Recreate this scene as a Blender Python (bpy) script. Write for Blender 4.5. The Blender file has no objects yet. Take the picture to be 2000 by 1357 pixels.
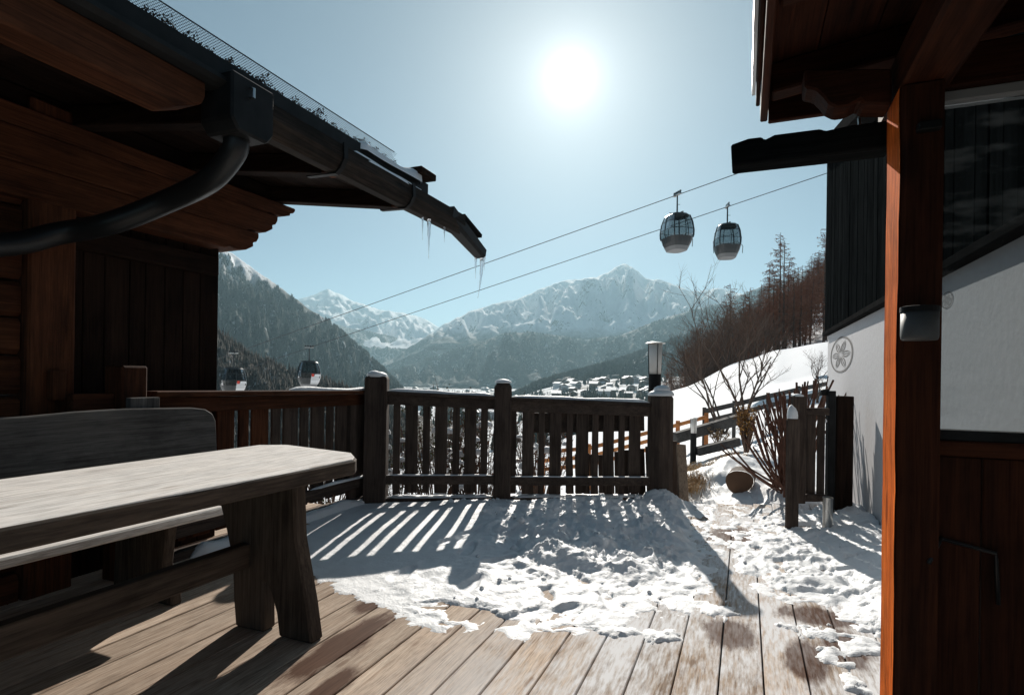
import bpy, bmesh, math, random
import numpy as np
from mathutils import Vector, Matrix
random.seed(7); rng = np.random.default_rng(7)
R_ = math.radians
sc = bpy.context.scene
col = sc.collection

# ------------------------------------------------------------------ camera
# World: X right, Y along the deck boards, Z up, deck top at z = 0.
FPX, CX, CY, CAMZ = 1111.0, 1000.0, 733.0, 1.2      # focal length / principal point in photo pixels
YAW, ROLL = R_(22.3), R_(0.8)
FW = Vector((-math.sin(YAW), math.cos(YAW), 0)); RT = Vector((math.cos(YAW), math.sin(YAW), 0)); UP = Vector((0, 0, 1))
CR = RT * math.cos(ROLL) + UP * math.sin(ROLL); CU = UP * math.cos(ROLL) - RT * math.sin(ROLL)
cam_d = bpy.data.cameras.new('camera'); cam = bpy.data.objects.new('camera', cam_d); col.objects.link(cam)
cam_d.sensor_width = 36; cam_d.lens = FPX / 2000 * 36; cam_d.sensor_fit = 'HORIZONTAL'
cam_d.shift_y = (CY - 678.5) / 2000; cam_d.clip_start = 0.05; cam_d.clip_end = 60000
m = Matrix((CR, CU, -FW)).transposed().to_4x4(); m.translation = (0, 0, CAMZ); cam.matrix_world = m
sc.camera = cam

def ray(px, py):
    return FW + CR * ((px - CX) / FPX) + CU * ((CY - py) / FPX)
def PX(px, py, X):
    d = ray(px, py); t = X / d.x; return Vector((X, d.y * t, CAMZ + d.z * t))
def PY(px, py, Y):
    d = ray(px, py); t = Y / d.y; return Vector((d.x * t, Y, CAMZ + d.z * t))
def PZ(px, py, Z=0.0):
    d = ray(px, py); t = (Z - CAMZ) / d.z; return Vector((d.x * t, d.y * t, Z))
def PD(px, py, D):
    d = ray(px, py); return Vector((d.x * D, d.y * D, CAMZ + d.z * D))

# ------------------------------------------------------------------ sky and sun
SUN = ray(1113, 152).normalized()
sun_el = math.asin(SUN.z); sun_rot = math.atan2(SUN.x, SUN.y)
world = bpy.data.worlds.new('World'); sc.world = world; world.use_nodes = True
wn, wl = world.node_tree.nodes, world.node_tree.links; wn.clear()
def N(nodes, t, **kw):
    n = nodes.new(t)
    for k, v in kw.items():
        if k.startswith('i_'): n.inputs[k[2:].replace('_', ' ')].default_value = v
        elif k.startswith('n') and k[1:].isdigit(): n.inputs[int(k[1:])].default_value = v
        else: setattr(n, k, v)
    return n
sky = N(wn, 'ShaderNodeTexSky', sky_type='NISHITA', sun_disc=False, sun_elevation=sun_el, sun_rotation=sun_rot,
        altitude=2200, air_density=.55, dust_density=1.0, ozone_density=1.0)
tint = N(wn, 'ShaderNodeMix', data_type='RGBA', blend_type='MULTIPLY'); tint.inputs[0].default_value = 1.0
tint.inputs[7].default_value = (.95, 1.05, .96, 1)
wl.new(sky.outputs[0], tint.inputs[6])
# aureole of the sun: light scattered forward by the air, falling off with the angle from the sun
geo = N(wn, 'ShaderNodeTexCoord')
nrm = N(wn, 'ShaderNodeVectorMath', operation='NORMALIZE'); wl.new(geo.outputs['Generated'], nrm.inputs[0])
dot = N(wn, 'ShaderNodeVectorMath', operation='DOT_PRODUCT'); wl.new(nrm.outputs[0], dot.inputs[0]); dot.inputs[1].default_value = SUN
clampd = N(wn, 'ShaderNodeMath', operation='MINIMUM', n1=1.0); wl.new(dot.outputs['Value'], clampd.inputs[0])
ang = N(wn, 'ShaderNodeMath', operation='ARCCOSINE'); wl.new(clampd.outputs[0], ang.inputs[0])
def expo(sig, amp):
    a = N(wn, 'ShaderNodeMath', operation='DIVIDE', n1=sig); wl.new(ang.outputs[0], a.inputs[0])
    b = N(wn, 'ShaderNodeMath', operation='MULTIPLY', n1=-1.0); wl.new(a.outputs[0], b.inputs[0])
    c = N(wn, 'ShaderNodeMath', operation='EXPONENT'); wl.new(b.outputs[0], c.inputs[0])
    e = N(wn, 'ShaderNodeMath', operation='MULTIPLY', n1=amp); wl.new(c.outputs[0], e.inputs[0]); return e
g1, g2, g3 = expo(R_(1.1), 22.0), expo(R_(7.0), 8.5), expo(R_(26), 2.6)
gs = N(wn, 'ShaderNodeMath', operation='ADD'); wl.new(g1.outputs[0], gs.inputs[0]); wl.new(g2.outputs[0], gs.inputs[1])
gc = N(wn, 'ShaderNodeVectorMath', operation='SCALE'); gc.inputs[0].default_value = (1.0, 0.98, 0.94); wl.new(gs.outputs[0], gc.inputs['Scale'])
gb_ = N(wn, 'ShaderNodeVectorMath', operation='SCALE'); gb_.inputs[0].default_value = (.76, .96, .98); wl.new(g3.outputs[0], gb_.inputs['Scale'])
add0 = N(wn, 'ShaderNodeVectorMath', operation='ADD'); wl.new(gc.outputs[0], add0.inputs[0]); wl.new(gb_.outputs[0], add0.inputs[1])
add = N(wn, 'ShaderNodeVectorMath', operation='ADD'); wl.new(tint.outputs[2], add.inputs[0]); wl.new(add0.outputs[0], add.inputs[1])
bg = N(wn, 'ShaderNodeBackground'); bg.inputs[1].default_value = 0.05; wl.new(add.outputs[0], bg.inputs[0])
wo = N(wn, 'ShaderNodeOutputWorld'); wl.new(bg.outputs[0], wo.inputs[0])
sun_d = bpy.data.lights.new('sun', 'SUN'); sun_d.energy = 5.0; sun_d.angle = R_(0.5); sun_d.color = (1.0, 0.93, 0.84)
sun = bpy.data.objects.new('sun', sun_d); col.objects.link(sun)
sun.rotation_euler = (-SUN).to_track_quat('-Z', 'Y').to_euler()
sc.view_settings.view_transform = 'Standard'; sc.view_settings.look = 'None'; sc.view_settings.exposure = 0.6; sc.view_settings.gamma = 1.0
sc.render.engine = 'CYCLES'; sc.cycles.use_denoising = True
sc.cycles.max_bounces = 8; sc.cycles.transparent_max_bounces = 16; sc.cycles.sample_clamp_indirect = 6.0

# ------------------------------------------------------------------ helpers
def tag(o, label=None, cat=None, group=None, kind=None):
    if label: o['label'] = label
    if cat: o['category'] = cat
    if group: o['group'] = group
    if kind: o['kind'] = kind
    return o
def empty(name, loc=(0, 0, 0), rz=0.0, label=None, cat=None, group=None, kind=None):
    o = bpy.data.objects.new(name, None); col.objects.link(o); o.location = loc; o.rotation_euler = (0, 0, rz); o.empty_display_size = .1
    return tag(o, label, cat, group, kind)
def copy_tree(o, parent=None):
    c = o.copy(); col.objects.link(c); c.parent = parent
    for ch in o.children: copy_tree(ch, c)
    return c

class MB:
    def __init__(s): s.v = []; s.f = []
    def add(s, vs, fs):
        b = len(s.v); s.v += [tuple(p) for p in vs]; s.f += [tuple(i + b for i in f) for f in fs]; return s
    def box(s, x0, x1, y0, y1, z0, z1):
        vs = [(x, y, z) for z in (z0, z1) for y in (y0, y1) for x in (x0, x1)]
        return s.add(vs, [(0, 2, 3, 1), (4, 5, 7, 6), (0, 1, 5, 4), (2, 6, 7, 3), (0, 4, 6, 2), (1, 3, 7, 5)])
    def beam(s, p, q, w, h, up=(0, 0, 1)):
        p, q = Vector(p), Vector(q); d = (q - p).normalized(); a = d.cross(Vector(up)).normalized() * w / 2; b = a.cross(d).normalized() * h / 2
        vs = [p - a - b, p + a - b, p - a + b, p + a + b, q - a - b, q + a - b, q - a + b, q + a + b]
        return s.add(vs, [(0, 1, 3, 2), (4, 6, 7, 5), (0, 4, 5, 1), (2, 3, 7, 6), (0, 2, 6, 4), (1, 5, 7, 3)])
    def prism(s, poly, axis, a, b):
        n = len(poly)
        def mk(p, t): return {'X': (t, p[0], p[1]), 'Y': (p[0], t, p[1]), 'Z': (p[0], p[1], t)}[axis]
        vs = [mk(p, a) for p in poly] + [mk(p, b) for p in poly]
        return s.add(vs, [tuple(range(n)), tuple(range(2 * n - 1, n - 1, -1))] + [(i, i + n, (i + 1) % n + n, (i + 1) % n) for i in range(n)])
    def tube(s, pts, rad, n=8, cap=True):
        pts = [Vector(p) for p in pts]; k = len(pts)
        if not isinstance(rad, (list, tuple)): rad = [rad] * k
        vs = []; ref = Vector((0.31, 0.17, 0.94))
        for i, p in enumerate(pts):
            d = (pts[min(i + 1, k - 1)] - pts[max(i - 1, 0)]).normalized()
            if i == 0: a = d.cross(ref); a = a if a.length > .05 else d.cross(Vector((1, 0, 0)))
            else: a = a - d * a.dot(d)
            a.normalize(); b = d.cross(a)
            for j in range(n):
                t = 2 * math.pi * j / n; vs.append(p + (a * math.cos(t) + b * math.sin(t)) * rad[i])
        fs = [(i * n + j, i * n + (j + 1) % n, (i + 1) * n + (j + 1) % n, (i + 1) * n + j) for i in range(k - 1) for j in range(n)]
        if cap: fs += [tuple(range(n - 1, -1, -1)), tuple(range((k - 1) * n, k * n))]
        return s.add(vs, fs)
    def lathe(s, prof, n=16, c=(0, 0, 0)):
        vs = [(c[0] + r * math.cos(2 * math.pi * j / n), c[1] + r * math.sin(2 * math.pi * j / n), c[2] + z) for r, z in prof for j in range(n)]
        k = len(prof)
        fs = [(i * n + j, i * n + (j + 1) % n, (i + 1) * n + (j + 1) % n, (i + 1) * n + j) for i in range(k - 1) for j in range(n)]
        return s.add(vs, fs + [tuple(range(n - 1, -1, -1)), tuple(range((k - 1) * n, k * n))])
    def grid(s, pts):                       # pts[i][j] -> surface
        a, b = len(pts), len(pts[0]); vs = [p for r in pts for p in r]
        return s.add(vs, [(i * b + j, i * b + j + 1, (i + 1) * b + j + 1, (i + 1) * b + j) for i in range(a - 1) for j in range(b - 1)])
    def build(s, name, mat, parent=None, smooth=False, bevel=0.0, warp=0.0):
        me = bpy.data.meshes.new(name); me.from_pydata(s.v, [], s.f)
        bm = bmesh.new(); bm.from_mesh(me); bmesh.ops.recalc_face_normals(bm, faces=bm.faces)
        if bevel > 0:
            es = [e for e in bm.edges if len(e.link_faces) == 2 and e.calc_face_angle(0) > .45]
            bmesh.ops.bevel(bm, geom=es, offset=bevel, segments=1, profile=.5, affect='EDGES', clamp_overlap=True)
        if warp > 0:
            ox = random.random() * 50
            for v in bm.verts:
                p = v.co; v.co = p + Vector((math.sin(p.y * 5.1 + p.z * 7.3 + ox), math.sin(p.x * 6.7 + p.z * 4.9 + ox * 2), math.sin(p.x * 5.9 + p.y * 6.1 + ox * 3))) * warp
        bm.to_mesh(me); bm.free()
        if smooth:
            for p in me.polygons: p.use_smooth = True
        me.materials.append(mat)
        o = bpy.data.objects.new(name, me); col.objects.link(o); o.parent = parent
        return o

def np_mesh(name, V, F, mat, parent=None, smooth=False):
    me = bpy.data.meshes.new(name); V = np.asarray(V, np.float32); F = np.asarray(F, np.int32); k = F.shape[1]
    me.vertices.add(len(V)); me.vertices.foreach_set('co', V.ravel()); me.loops.add(F.size); me.loops.foreach_set('vertex_index', F.ravel())
    me.polygons.add(len(F)); me.polygons.foreach_set('loop_start', np.arange(0, F.size, k, dtype=np.int32)); me.polygons.foreach_set('loop_total', np.full(len(F), k, np.int32))
    if smooth: me.polygons.foreach_set('use_smooth', np.ones(len(F), bool))
    me.update(calc_edges=True); me.materials.append(mat)
    o = bpy.data.objects.new(name, me); col.objects.link(o); o.parent = parent
    return o
def grid_faces(a, b):
    i, j = np.meshgrid(np.arange(a - 1), np.arange(b - 1), indexing='ij'); p = (i * b + j).ravel()
    return np.stack([p, p + 1, p + b + 1, p + b], 1)

def perlin(x, y, seed=0):
    r = np.random.default_rng(seed + 1000); perm = r.permutation(512); g = r.uniform(0, 2 * np.pi, 512)
    xi, yi = np.floor(x).astype(int), np.floor(y).astype(int); xf, yf = x - xi, y - yi
    def gr(a, b): 
        h = g[perm[(perm[a % 512] + b) % 512]]; return np.cos(h), np.sin(h)
    def dt(a, b, dx, dy):
        c, s_ = gr(a, b); return c * dx + s_ * dy
    u, v = xf * xf * xf * (xf * (xf * 6 - 15) + 10), yf * yf * yf * (yf * (yf * 6 - 15) + 10)
    n0 = dt(xi, yi, xf, yf) * (1 - u) + dt(xi + 1, yi, xf - 1, yf) * u
    n1 = dt(xi, yi + 1, xf, yf - 1) * (1 - u) + dt(xi + 1, yi + 1, xf - 1, yf - 1) * u
    return (n0 * (1 - v) + n1 * v) * 1.5
def fbm(x, y, o=5, seed=0, gain=.5, lac=2.03):
    t = np.zeros_like(np.asarray(x, float)); a = 1.0
    for k in range(o): t = t + a * perlin(x * lac ** k, y * lac ** k, seed + 17 * k); a *= gain
    return t
def sstep(a, b, x): 
    t = np.clip((x - a) / (b - a), 0, 1); return t * t * (3 - 2 * t)

# ------------------------------------------------------------------ materials
def new_mat(name):
    mt = bpy.data.materials.new(name); mt.use_nodes = True; nd, lk = mt.node_tree.nodes, mt.node_tree.links
    return mt, nd, lk, nd['Principled BSDF']
def ramp(nd, stops):
    r = nd.new('ShaderNodeValToRGB'); e = r.color_ramp.elements
    while len(e) < len(stops): e.new(.5)
    for x, (p, c) in zip(e, stops): x.position = p; x.color = (*c, 1) if len(c) == 3 else c
    return r
def mixc(nd, lk, fac, a, b, mode='MIX'):
    mx = nd.new('ShaderNodeMix'); mx.data_type = 'RGBA'; mx.blend_type = mode
    for i, x in ((0, fac), (6, a), (7, b)):
        if isinstance(x, (int, float)): mx.inputs[i].default_value = x
        elif isinstance(x, tuple): mx.inputs[i].default_value = (*x, 1)
        else: lk.new(x, mx.inputs[i])
    return mx.outputs[2]
def mth(nd, lk, op, a, b=0.0, c=None, clamp=False):
    n = nd.new('ShaderNodeMath'); n.operation = op; n.use_clamp = clamp
    for i, x in enumerate((a, b, c)):
        if x is None: continue
        if isinstance(x, (int, float)): n.inputs[i].default_value = x
        else: lk.new(x, n.inputs[i])
    return n.outputs[0]
def noise(nd, lk, vec, scale, detail=4, rough=.55, dist=0.0):
    n = nd.new('ShaderNodeTexNoise'); n.inputs['Scale'].default_value = scale; n.inputs['Detail'].default_value = detail
    n.inputs['Roughness'].default_value = rough; n.inputs['Distortion'].default_value = dist
    if vec is not None: lk.new(vec, n.inputs['Vector'])
    return n.outputs[0]
def mapped(nd, lk, vec, sc_):
    mp = nd.new('ShaderNodeMapping'); mp.inputs['Scale'].default_value = sc_; lk.new(vec, mp.inputs['Vector']); return mp.outputs[0]
def wood_nodes(nd, lk, ca, cb, cd, axis, s=1.0, vary=.35, blotch=.85):
    tc = nd.new('ShaderNodeTexCoord'); oi = nd.new('ShaderNodeObjectInfo')
    off = nd.new('ShaderNodeVectorMath'); off.operation = 'SCALE'; off.inputs[0].default_value = (37.1, 51.7, 23.3); lk.new(oi.outputs['Random'], off.inputs['Scale'])
    ad = nd.new('ShaderNodeVectorMath'); ad.operation = 'ADD'; lk.new(tc.outputs['Object'], ad.inputs[0]); lk.new(off.outputs[0], ad.inputs[1])
    v = ad.outputs[0]; ix = 'XYZ'.index(axis)
    def S(al, ac): t = [ac * s] * 3; t[ix] = al * s; return tuple(t)
    big = noise(nd, lk, mapped(nd, lk, v, S(.7, 5)), 1.0, 3, .5, .6)
    grain = noise(nd, lk, mapped(nd, lk, v, S(1.1, 26)), 1.0, 6, .62, 1.4)
    fib = noise(nd, lk, mapped(nd, lk, v, S(6, 150)), 1.0, 3, .6)
    vo = nd.new('ShaderNodeTexVoronoi'); vo.inputs['Scale'].default_value = 1.0; vo.inputs['Randomness'].default_value = 1.0
    lk.new(mapped(nd, lk, v, S(1.7, 5.2)), vo.inputs['Vector'])
    knot = ramp(nd, [(.0, (1, 1, 1)), (.10, (.9, .9, .9)), (.16, (0, 0, 0))]); lk.new(vo.outputs['Distance'], knot.inputs[0])
    base = ramp(nd, [(.28, cd), (.46, ca), (.72, cb)]); lk.new(grain, base.inputs[0])
    c = mixc(nd, lk, mth(nd, lk, 'MULTIPLY', big, .8), base.outputs[0], mixc(nd, lk, .55, base.outputs[0], cb))
    bl = ramp(nd, [(.32, (.5, .5, .5)), (.52, (1, 1, 1)), (.72, (1.25, 1.2, 1.15))]); lk.new(noise(nd, lk, mapped(nd, lk, v, S(2.2, 4.5)), 1.0, 6, .68), bl.inputs[0])
    c = mixc(nd, lk, blotch, c, bl.outputs[0], 'MULTIPLY')
    fr = ramp(nd, [(.36, (.55, .55, .55)), (.55, (1, 1, 1))]); lk.new(fib, fr.inputs[0])
    c = mixc(nd, lk, .75, c, fr.outputs[0], 'MULTIPLY')
    c = mixc(nd, lk, mth(nd, lk, 'MULTIPLY', knot.outputs[0], .6), c, cd)
    rv = mth(nd, lk, 'MULTIPLY_ADD', oi.outputs['Random'], vary, 1 - vary / 2)
    cm = nd.new('ShaderNodeVectorMath'); cm.operation = 'SCALE'; lk.new(c, cm.inputs[0]); lk.new(rv, cm.inputs['Scale'])
    h = mth(nd, lk, 'ADD', mth(nd, lk, 'MULTIPLY', grain, .7), mth(nd, lk, 'MULTIPLY', fib, .35))
    return cm.outputs[0], h, v, grain, fib, big
WOODS = {}
def wood(name, ca, cb, cd, axis, s=1.0, rough=.8, bump=.35, spec=.12, vary=.35, blotch=.85):
    key = (name, axis)
    if key in WOODS: return WOODS[key]
    mt, nd, lk, b = new_mat(name + '_' + axis.lower())
    c, h, *_ = wood_nodes(nd, lk, ca, cb, cd, axis, s, vary, blotch)
    lk.new(c, b.inputs['Base Color']); b.inputs['Roughness'].default_value = rough; b.inputs['Specular IOR Level'].default_value = spec
    bp = nd.new('ShaderNodeBump'); bp.inputs['Strength'].default_value = bump; bp.inputs['Distance'].default_value = .006; lk.new(h, bp.inputs['Height']); lk.new(bp.outputs[0], b.inputs['Normal'])
    WOODS[key] = mt; return mt
def W_cabin(a): return wood('cabin_timber', (.060, .021, .010), (.125, .046, .020), (.015, .007, .004), a)
def W_old(a):   return wood('old_cabin_boards', (.015, .009, .007), (.028, .016, .011), (.006, .004, .003), a, spec=.04)
def W_fence(a): return wood('weathered_fence_wood', (.062, .045, .037), (.11, .082, .066), (.022, .017, .014), a)
def W_porch(a): return wood('stained_porch_wood', (.034, .012, .0065), (.075, .024, .011), (.008, .004, .003), a, rough=.7, spec=.08)
def W_grey(a):  return wood('grey_bench_wood', (.075, .072, .070), (.125, .12, .115), (.03, .028, .027), a)
def W_top(a):   return wood('sunlit_table_wood', (.70, .665, .63), (.83, .81, .785), (.34, .29, .25), a, s=1.7, vary=.1, blotch=.3)  # table top and bench seat: sunlight and frost put into a pale colour
def W_leg(a):   return wood('table_leg_wood', (.06, .046, .037), (.105, .082, .065), (.022, .017, .015), a)
def W_black(a): return wood('black_stained_cladding', (.007, .0085, .009), (.014, .016, .017), (.004, .005, .005), a, rough=.95, spec=0)
def W_orange(a): return wood('orange_fence_wood', (.5, .2, .07), (.62, .27, .11), (.25, .09, .03), a)
def plain(name, c, rough=.6, metal=0.0, spec=.5, nscale=0.0, namp=.2, bump=0.0):
    mt, nd, lk, b = new_mat(name); b.inputs['Base Color'].default_value = (*c, 1); b.inputs['Roughness'].default_value = rough
    b.inputs['Metallic'].default_value = metal; b.inputs['Specular IOR Level'].default_value = spec
    if nscale:
        tc = nd.new('ShaderNodeTexCoord'); n = noise(nd, lk, tc.outputs['Object'], nscale, 5, .6)
        r = ramp(nd, [(.3, tuple(x * (1 - namp) for x in c)), (.7, tuple(min(1, x * (1 + namp)) for x in c))]); lk.new(n, r.inputs[0]); lk.new(r.outputs[0], b.inputs['Base Color'])
        if bump:
            bp = nd.new('ShaderNodeBump'); bp.inputs['Strength'].default_value = bump; bp.inputs['Distance'].default_value = .01; lk.new(n, bp.inputs['Height']); lk.new(bp.outputs[0], b.inputs['Normal'])
    return mt
def snow_mat(name, c=(.86, .88, .90), s1=9, s2=70, bump=.5, dist=.02):
    mt, nd, lk, b = new_mat(name); tc = nd.new('ShaderNodeTexCoord')
    a = noise(nd, lk, tc.outputs['Object'], s1, 5, .6); d = noise(nd, lk, tc.outputs['Object'], s2, 4, .6)
    r = ramp(nd, [(.25, tuple(x * .93 for x in c)), (.65, c)]); lk.new(a, r.inputs[0]); lk.new(r.outputs[0], b.inputs['Base Color'])
    b.inputs['Roughness'].default_value = .55; b.inputs['Specular IOR Level'].default_value = .25
    bp = nd.new('ShaderNodeBump'); bp.inputs['Strength'].default_value = bump; bp.inputs['Distance'].default_value = dist
    lk.new(mth(nd, lk, 'ADD', a, mth(nd, lk, 'MULTIPLY', d, .35)), bp.inputs['Height']); lk.new(bp.outputs[0], b.inputs['Normal'])
    return mt
SNOW = snow_mat('snow'); SNOW_FIELD = snow_mat('field_snow', s1=.35, s2=4, bump=.35, dist=.08)
BLACK_METAL = plain('black_metal', (.012, .0125, .013), .55, 0, spec=.15, nscale=7, namp=.5); DARK_METAL = plain('dark_gutter_metal', (.02, .02, .02), .8, 0, spec=0, nscale=9)
STEEL = plain('brushed_steel', (.45, .44, .42), .28, 1.0, nscale=30, namp=.1); BARK = plain('bark', (.075, .052, .04), .9, nscale=14, namp=.4, bump=.6)
LARCH = plain('larch_twigs', (.21, .105, .07), .95, spec=.02, nscale=.4, namp=.35); TWIG = plain('bare_twigs', (.13, .088, .068), .95, spec=.02, nscale=6, namp=.3)
def ice_mat():
    mt, nd, lk, b = new_mat('ice'); b.inputs['Base Color'].default_value = (.95, .97, 1, 1); b.inputs['Roughness'].default_value = .12
    b.inputs['Transmission Weight'].default_value = .85; b.inputs['IOR'].default_value = 1.31; return mt
ICE = ice_mat()
def glass_mat(name, tintc, alpha, rough=.02, dirt=0.0):
    mt, nd, lk, b = new_mat(name); nd.remove(b); out = nd['Material Output']
    tr = nd.new('ShaderNodeBsdfTransparent'); tr.inputs[0].default_value = (*tintc, 1); gl = nd.new('ShaderNodeBsdfGlossy'); gl.inputs['Roughness'].default_value = rough
    fr = nd.new('ShaderNodeFresnel'); fr.inputs[0].default_value = 1.45
    mx = nd.new('ShaderNodeMixShader'); lk.new(mth(nd, lk, 'ADD', mth(nd, lk, 'MULTIPLY', fr.outputs[0], .6), alpha, clamp=True), mx.inputs[0]); lk.new(tr.outputs[0], mx.inputs[1]); lk.new(gl.outputs[0], mx.inputs[2])
    last = mx.outputs[0]
    if dirt:
        tc = nd.new('ShaderNodeTexCoord'); df = nd.new('ShaderNodeBsdfDiffuse'); df.inputs[0].default_value = (.6, .62, .63, 1)
        sp = ramp(nd, [(.72, (0, 0, 0)), (.78, (1, 1, 1))]); lk.new(noise(nd, lk, tc.outputs['Object'], 70, 4, .7), sp.inputs[0])
        sm = ramp(nd, [(.5, (0, 0, 0)), (.8, (1, 1, 1))]); lk.new(noise(nd, lk, mapped(nd, lk, tc.outputs['Object'], (1, 1, 3)), 6, 4, .6), sm.inputs[0])
        m2 = nd.new('ShaderNodeMixShader')
        lk.new(mth(nd, lk, 'ADD', mth(nd, lk, 'MULTIPLY', sp.outputs[0], .35), mth(nd, lk, 'MULTIPLY', sm.outputs[0], dirt), clamp=True), m2.inputs[0]); lk.new(last, m2.inputs[1]); lk.new(df.outputs[0], m2.inputs[2]); last = m2.outputs[0]
    lk.new(last, out.inputs[0]); return mt
# ------------------------------------------------------------------ ground, valley and mountains
UCOL = np.array([(p - CX) / FPX for p in (-4000, 0, 700, 1000, 1120, 1230, 1330, 1450, 1520, 1617, 1900, 4000)])
GT = {  # depth: ground height for each of the directions above
    3:    (-.9, -.9, -.9, -.9, -.9, -.7, -.35, -.2, -.2, -.2, -.2, -.2),
    5.2:  (-.8, -.7, -.35, -.3, -.3, -.25, -.15, -.08, -.05, -.04, -.04, 0),
    7:    (-1.2, -1.0, -.8, -.6, -.55, -.45, -.12, .02, .05, .08, .1, .2),
    9:    (-2, -1.6, -1.5, -1.1, -.9, -.7, -.25, .02, .1, .2, .3, .6),
    13:   (-3.5, -3, -2.8, -2, -1.45, -1.1, -.62, -.35, -.15, .15, .6, 1.5),
    30:   (-9, -8, -7.5, -5, -3.5, -2.2, -1.1, .3, 1.0, 1.6, 4, 8),
    60:   (-18, -16, -14, -9, -5.0, -2.2, .1, 3.1, 4.3, 5.2, 10, 20),
    80:   (-22, -20, -18, -13, -8, -4.5, -1.2, 3.4, 5.0, 6.2, 14, 30),
    110:  (-28, -25, -24, -20, -15, -11, -6, 2.0, 5.5, 8.0, 20, 45),
    180:  (-36, -34, -34, -32, -28, -22, -13, 4, 16, 27, 50, 90),
    260:  (-42, -42, -42, -42, -38, -33, -22, 0, 20, 42, 85, 150),
    500:  (-48, -52, -55, -55, -50, -46, -40, -12, 10, 45, 110, 260),
    1000: (-50, -58, -62, -62, -36, -34, -32, -30, -10, 40, 110, 300),
    1600: (-50, -60, -66, -66, -10, 0, 4, 8, 20, 60, 150, 400),
    3000: (-50, -60, -70, -70, -60, -40, -20, 0, 40, 90, 200, 500),
    14000: (-50, -60, -70, -70, -60, -40, -20, 0, 40, 90, 200, 500)}
GD = np.log(np.array(sorted(GT))); GH = np.array([GT[k] for k in sorted(GT)], float)
def ground_z(u, D):
    u = np.asarray(u, float); D = np.asarray(D, float)
    l = np.log(np.maximum(D, 3.0)); hs = np.stack([np.interp(l, GD, GH[:, c]) for c in range(len(UCOL))], -1)
    k = np.clip(np.searchsorted(UCOL, u) - 1, 0, len(UCOL) - 2); t = np.clip((u - UCOL[k]) / (UCOL[k + 1] - UCOL[k]), 0, 1); t = t * t * (3 - 2 * t) * .5 + t * .5
    a = np.take_along_axis(hs, k[..., None], -1)[..., 0]; b = np.take_along_axis(hs, k[..., None] + 1, -1)[..., 0]
    return a * (1 - t) + b * t
def world_xy(u, D): return D * (FW.x + u * RT.x), D * (FW.y + u * RT.y)
def uD(x, y):
    D = x * FW.x + y * FW.y; return (x * RT.x + y * RT.y) / np.maximum(D, 1e-3), D

def ground_material():
    mt, nd, lk, b = new_mat('valley_ground'); g = nd.new('ShaderNodeNewGeometry'); p = g.outputs['Position']
    n1 = noise(nd, lk, p, .011, 6, .62); n2 = noise(nd, lk, p, .06, 5, .65); n3 = noise(nd, lk, p, 1.2, 4)
    d = nd.new('ShaderNodeVectorMath'); d.operation = 'LENGTH'; lk.new(p, d.inputs[0])
    far = nd.new('ShaderNodeMapRange'); far.inputs[1].default_value = 90; far.inputs[2].default_value = 700; lk.new(d.outputs['Value'], far.inputs[0])
    w = ramp(nd, [(.47, (0, 0, 0)), (.55, (1, 1, 1))]); lk.new(mth(nd, lk, 'ADD', mth(nd, lk, 'MULTIPLY', n1, .6), mth(nd, lk, 'MULTIPLY', n2, .4)), w.inputs[0])
    c = mixc(nd, lk, mth(nd, lk, 'MULTIPLY', w.outputs[0], far.outputs[0]), (.84, .86, .89), (.035, .042, .04))
    lk.new(c, b.inputs['Base Color']); b.inputs['Roughness'].default_value = .8; b.inputs['Specular IOR Level'].default_value = .1
    bp = nd.new('ShaderNodeBump'); bp.inputs['Strength'].default_value = .3; bp.inputs['Distance'].default_value = .1; lk.new(n3, bp.inputs['Height']); lk.new(bp.outputs[0], b.inputs['Normal'])
    return mt
def build_ground():
    us = np.concatenate([np.linspace(-12, -1.3, 30), np.linspace(-1.28, 1.3, 330), np.linspace(1.35, 12, 30)])
    Ds = np.concatenate([np.geomspace(2.4, 20, 60), np.geomspace(20.8, 300, 90), np.geomspace(308, 14000, 90)])
    U, D = np.meshgrid(us, Ds, indexing='ij'); Z = ground_z(U, D); x, y = world_xy(U, D)
    Z = Z + fbm(x * .35, y * .35, 4, 3) * .06 * sstep(4, 7, D) * (1 - sstep(20, 60, D)) + fbm(x * .02, y * .02, 4, 5) * .9 * sstep(25, 120, D) * (1 - sstep(55, 75, D) * .3) * sstep(-2, -.2, -np.abs(U - .4)) * 0 + fbm(x * .006, y * .006, 5, 9) * 6 * sstep(200, 900, D)
    o = np_mesh('ground', np.stack([x, y, Z], -1).reshape(-1, 3), grid_faces(*U.shape), ground_material(), smooth=True)
    tag(o, kind='structure'); return o
build_ground()

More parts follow.
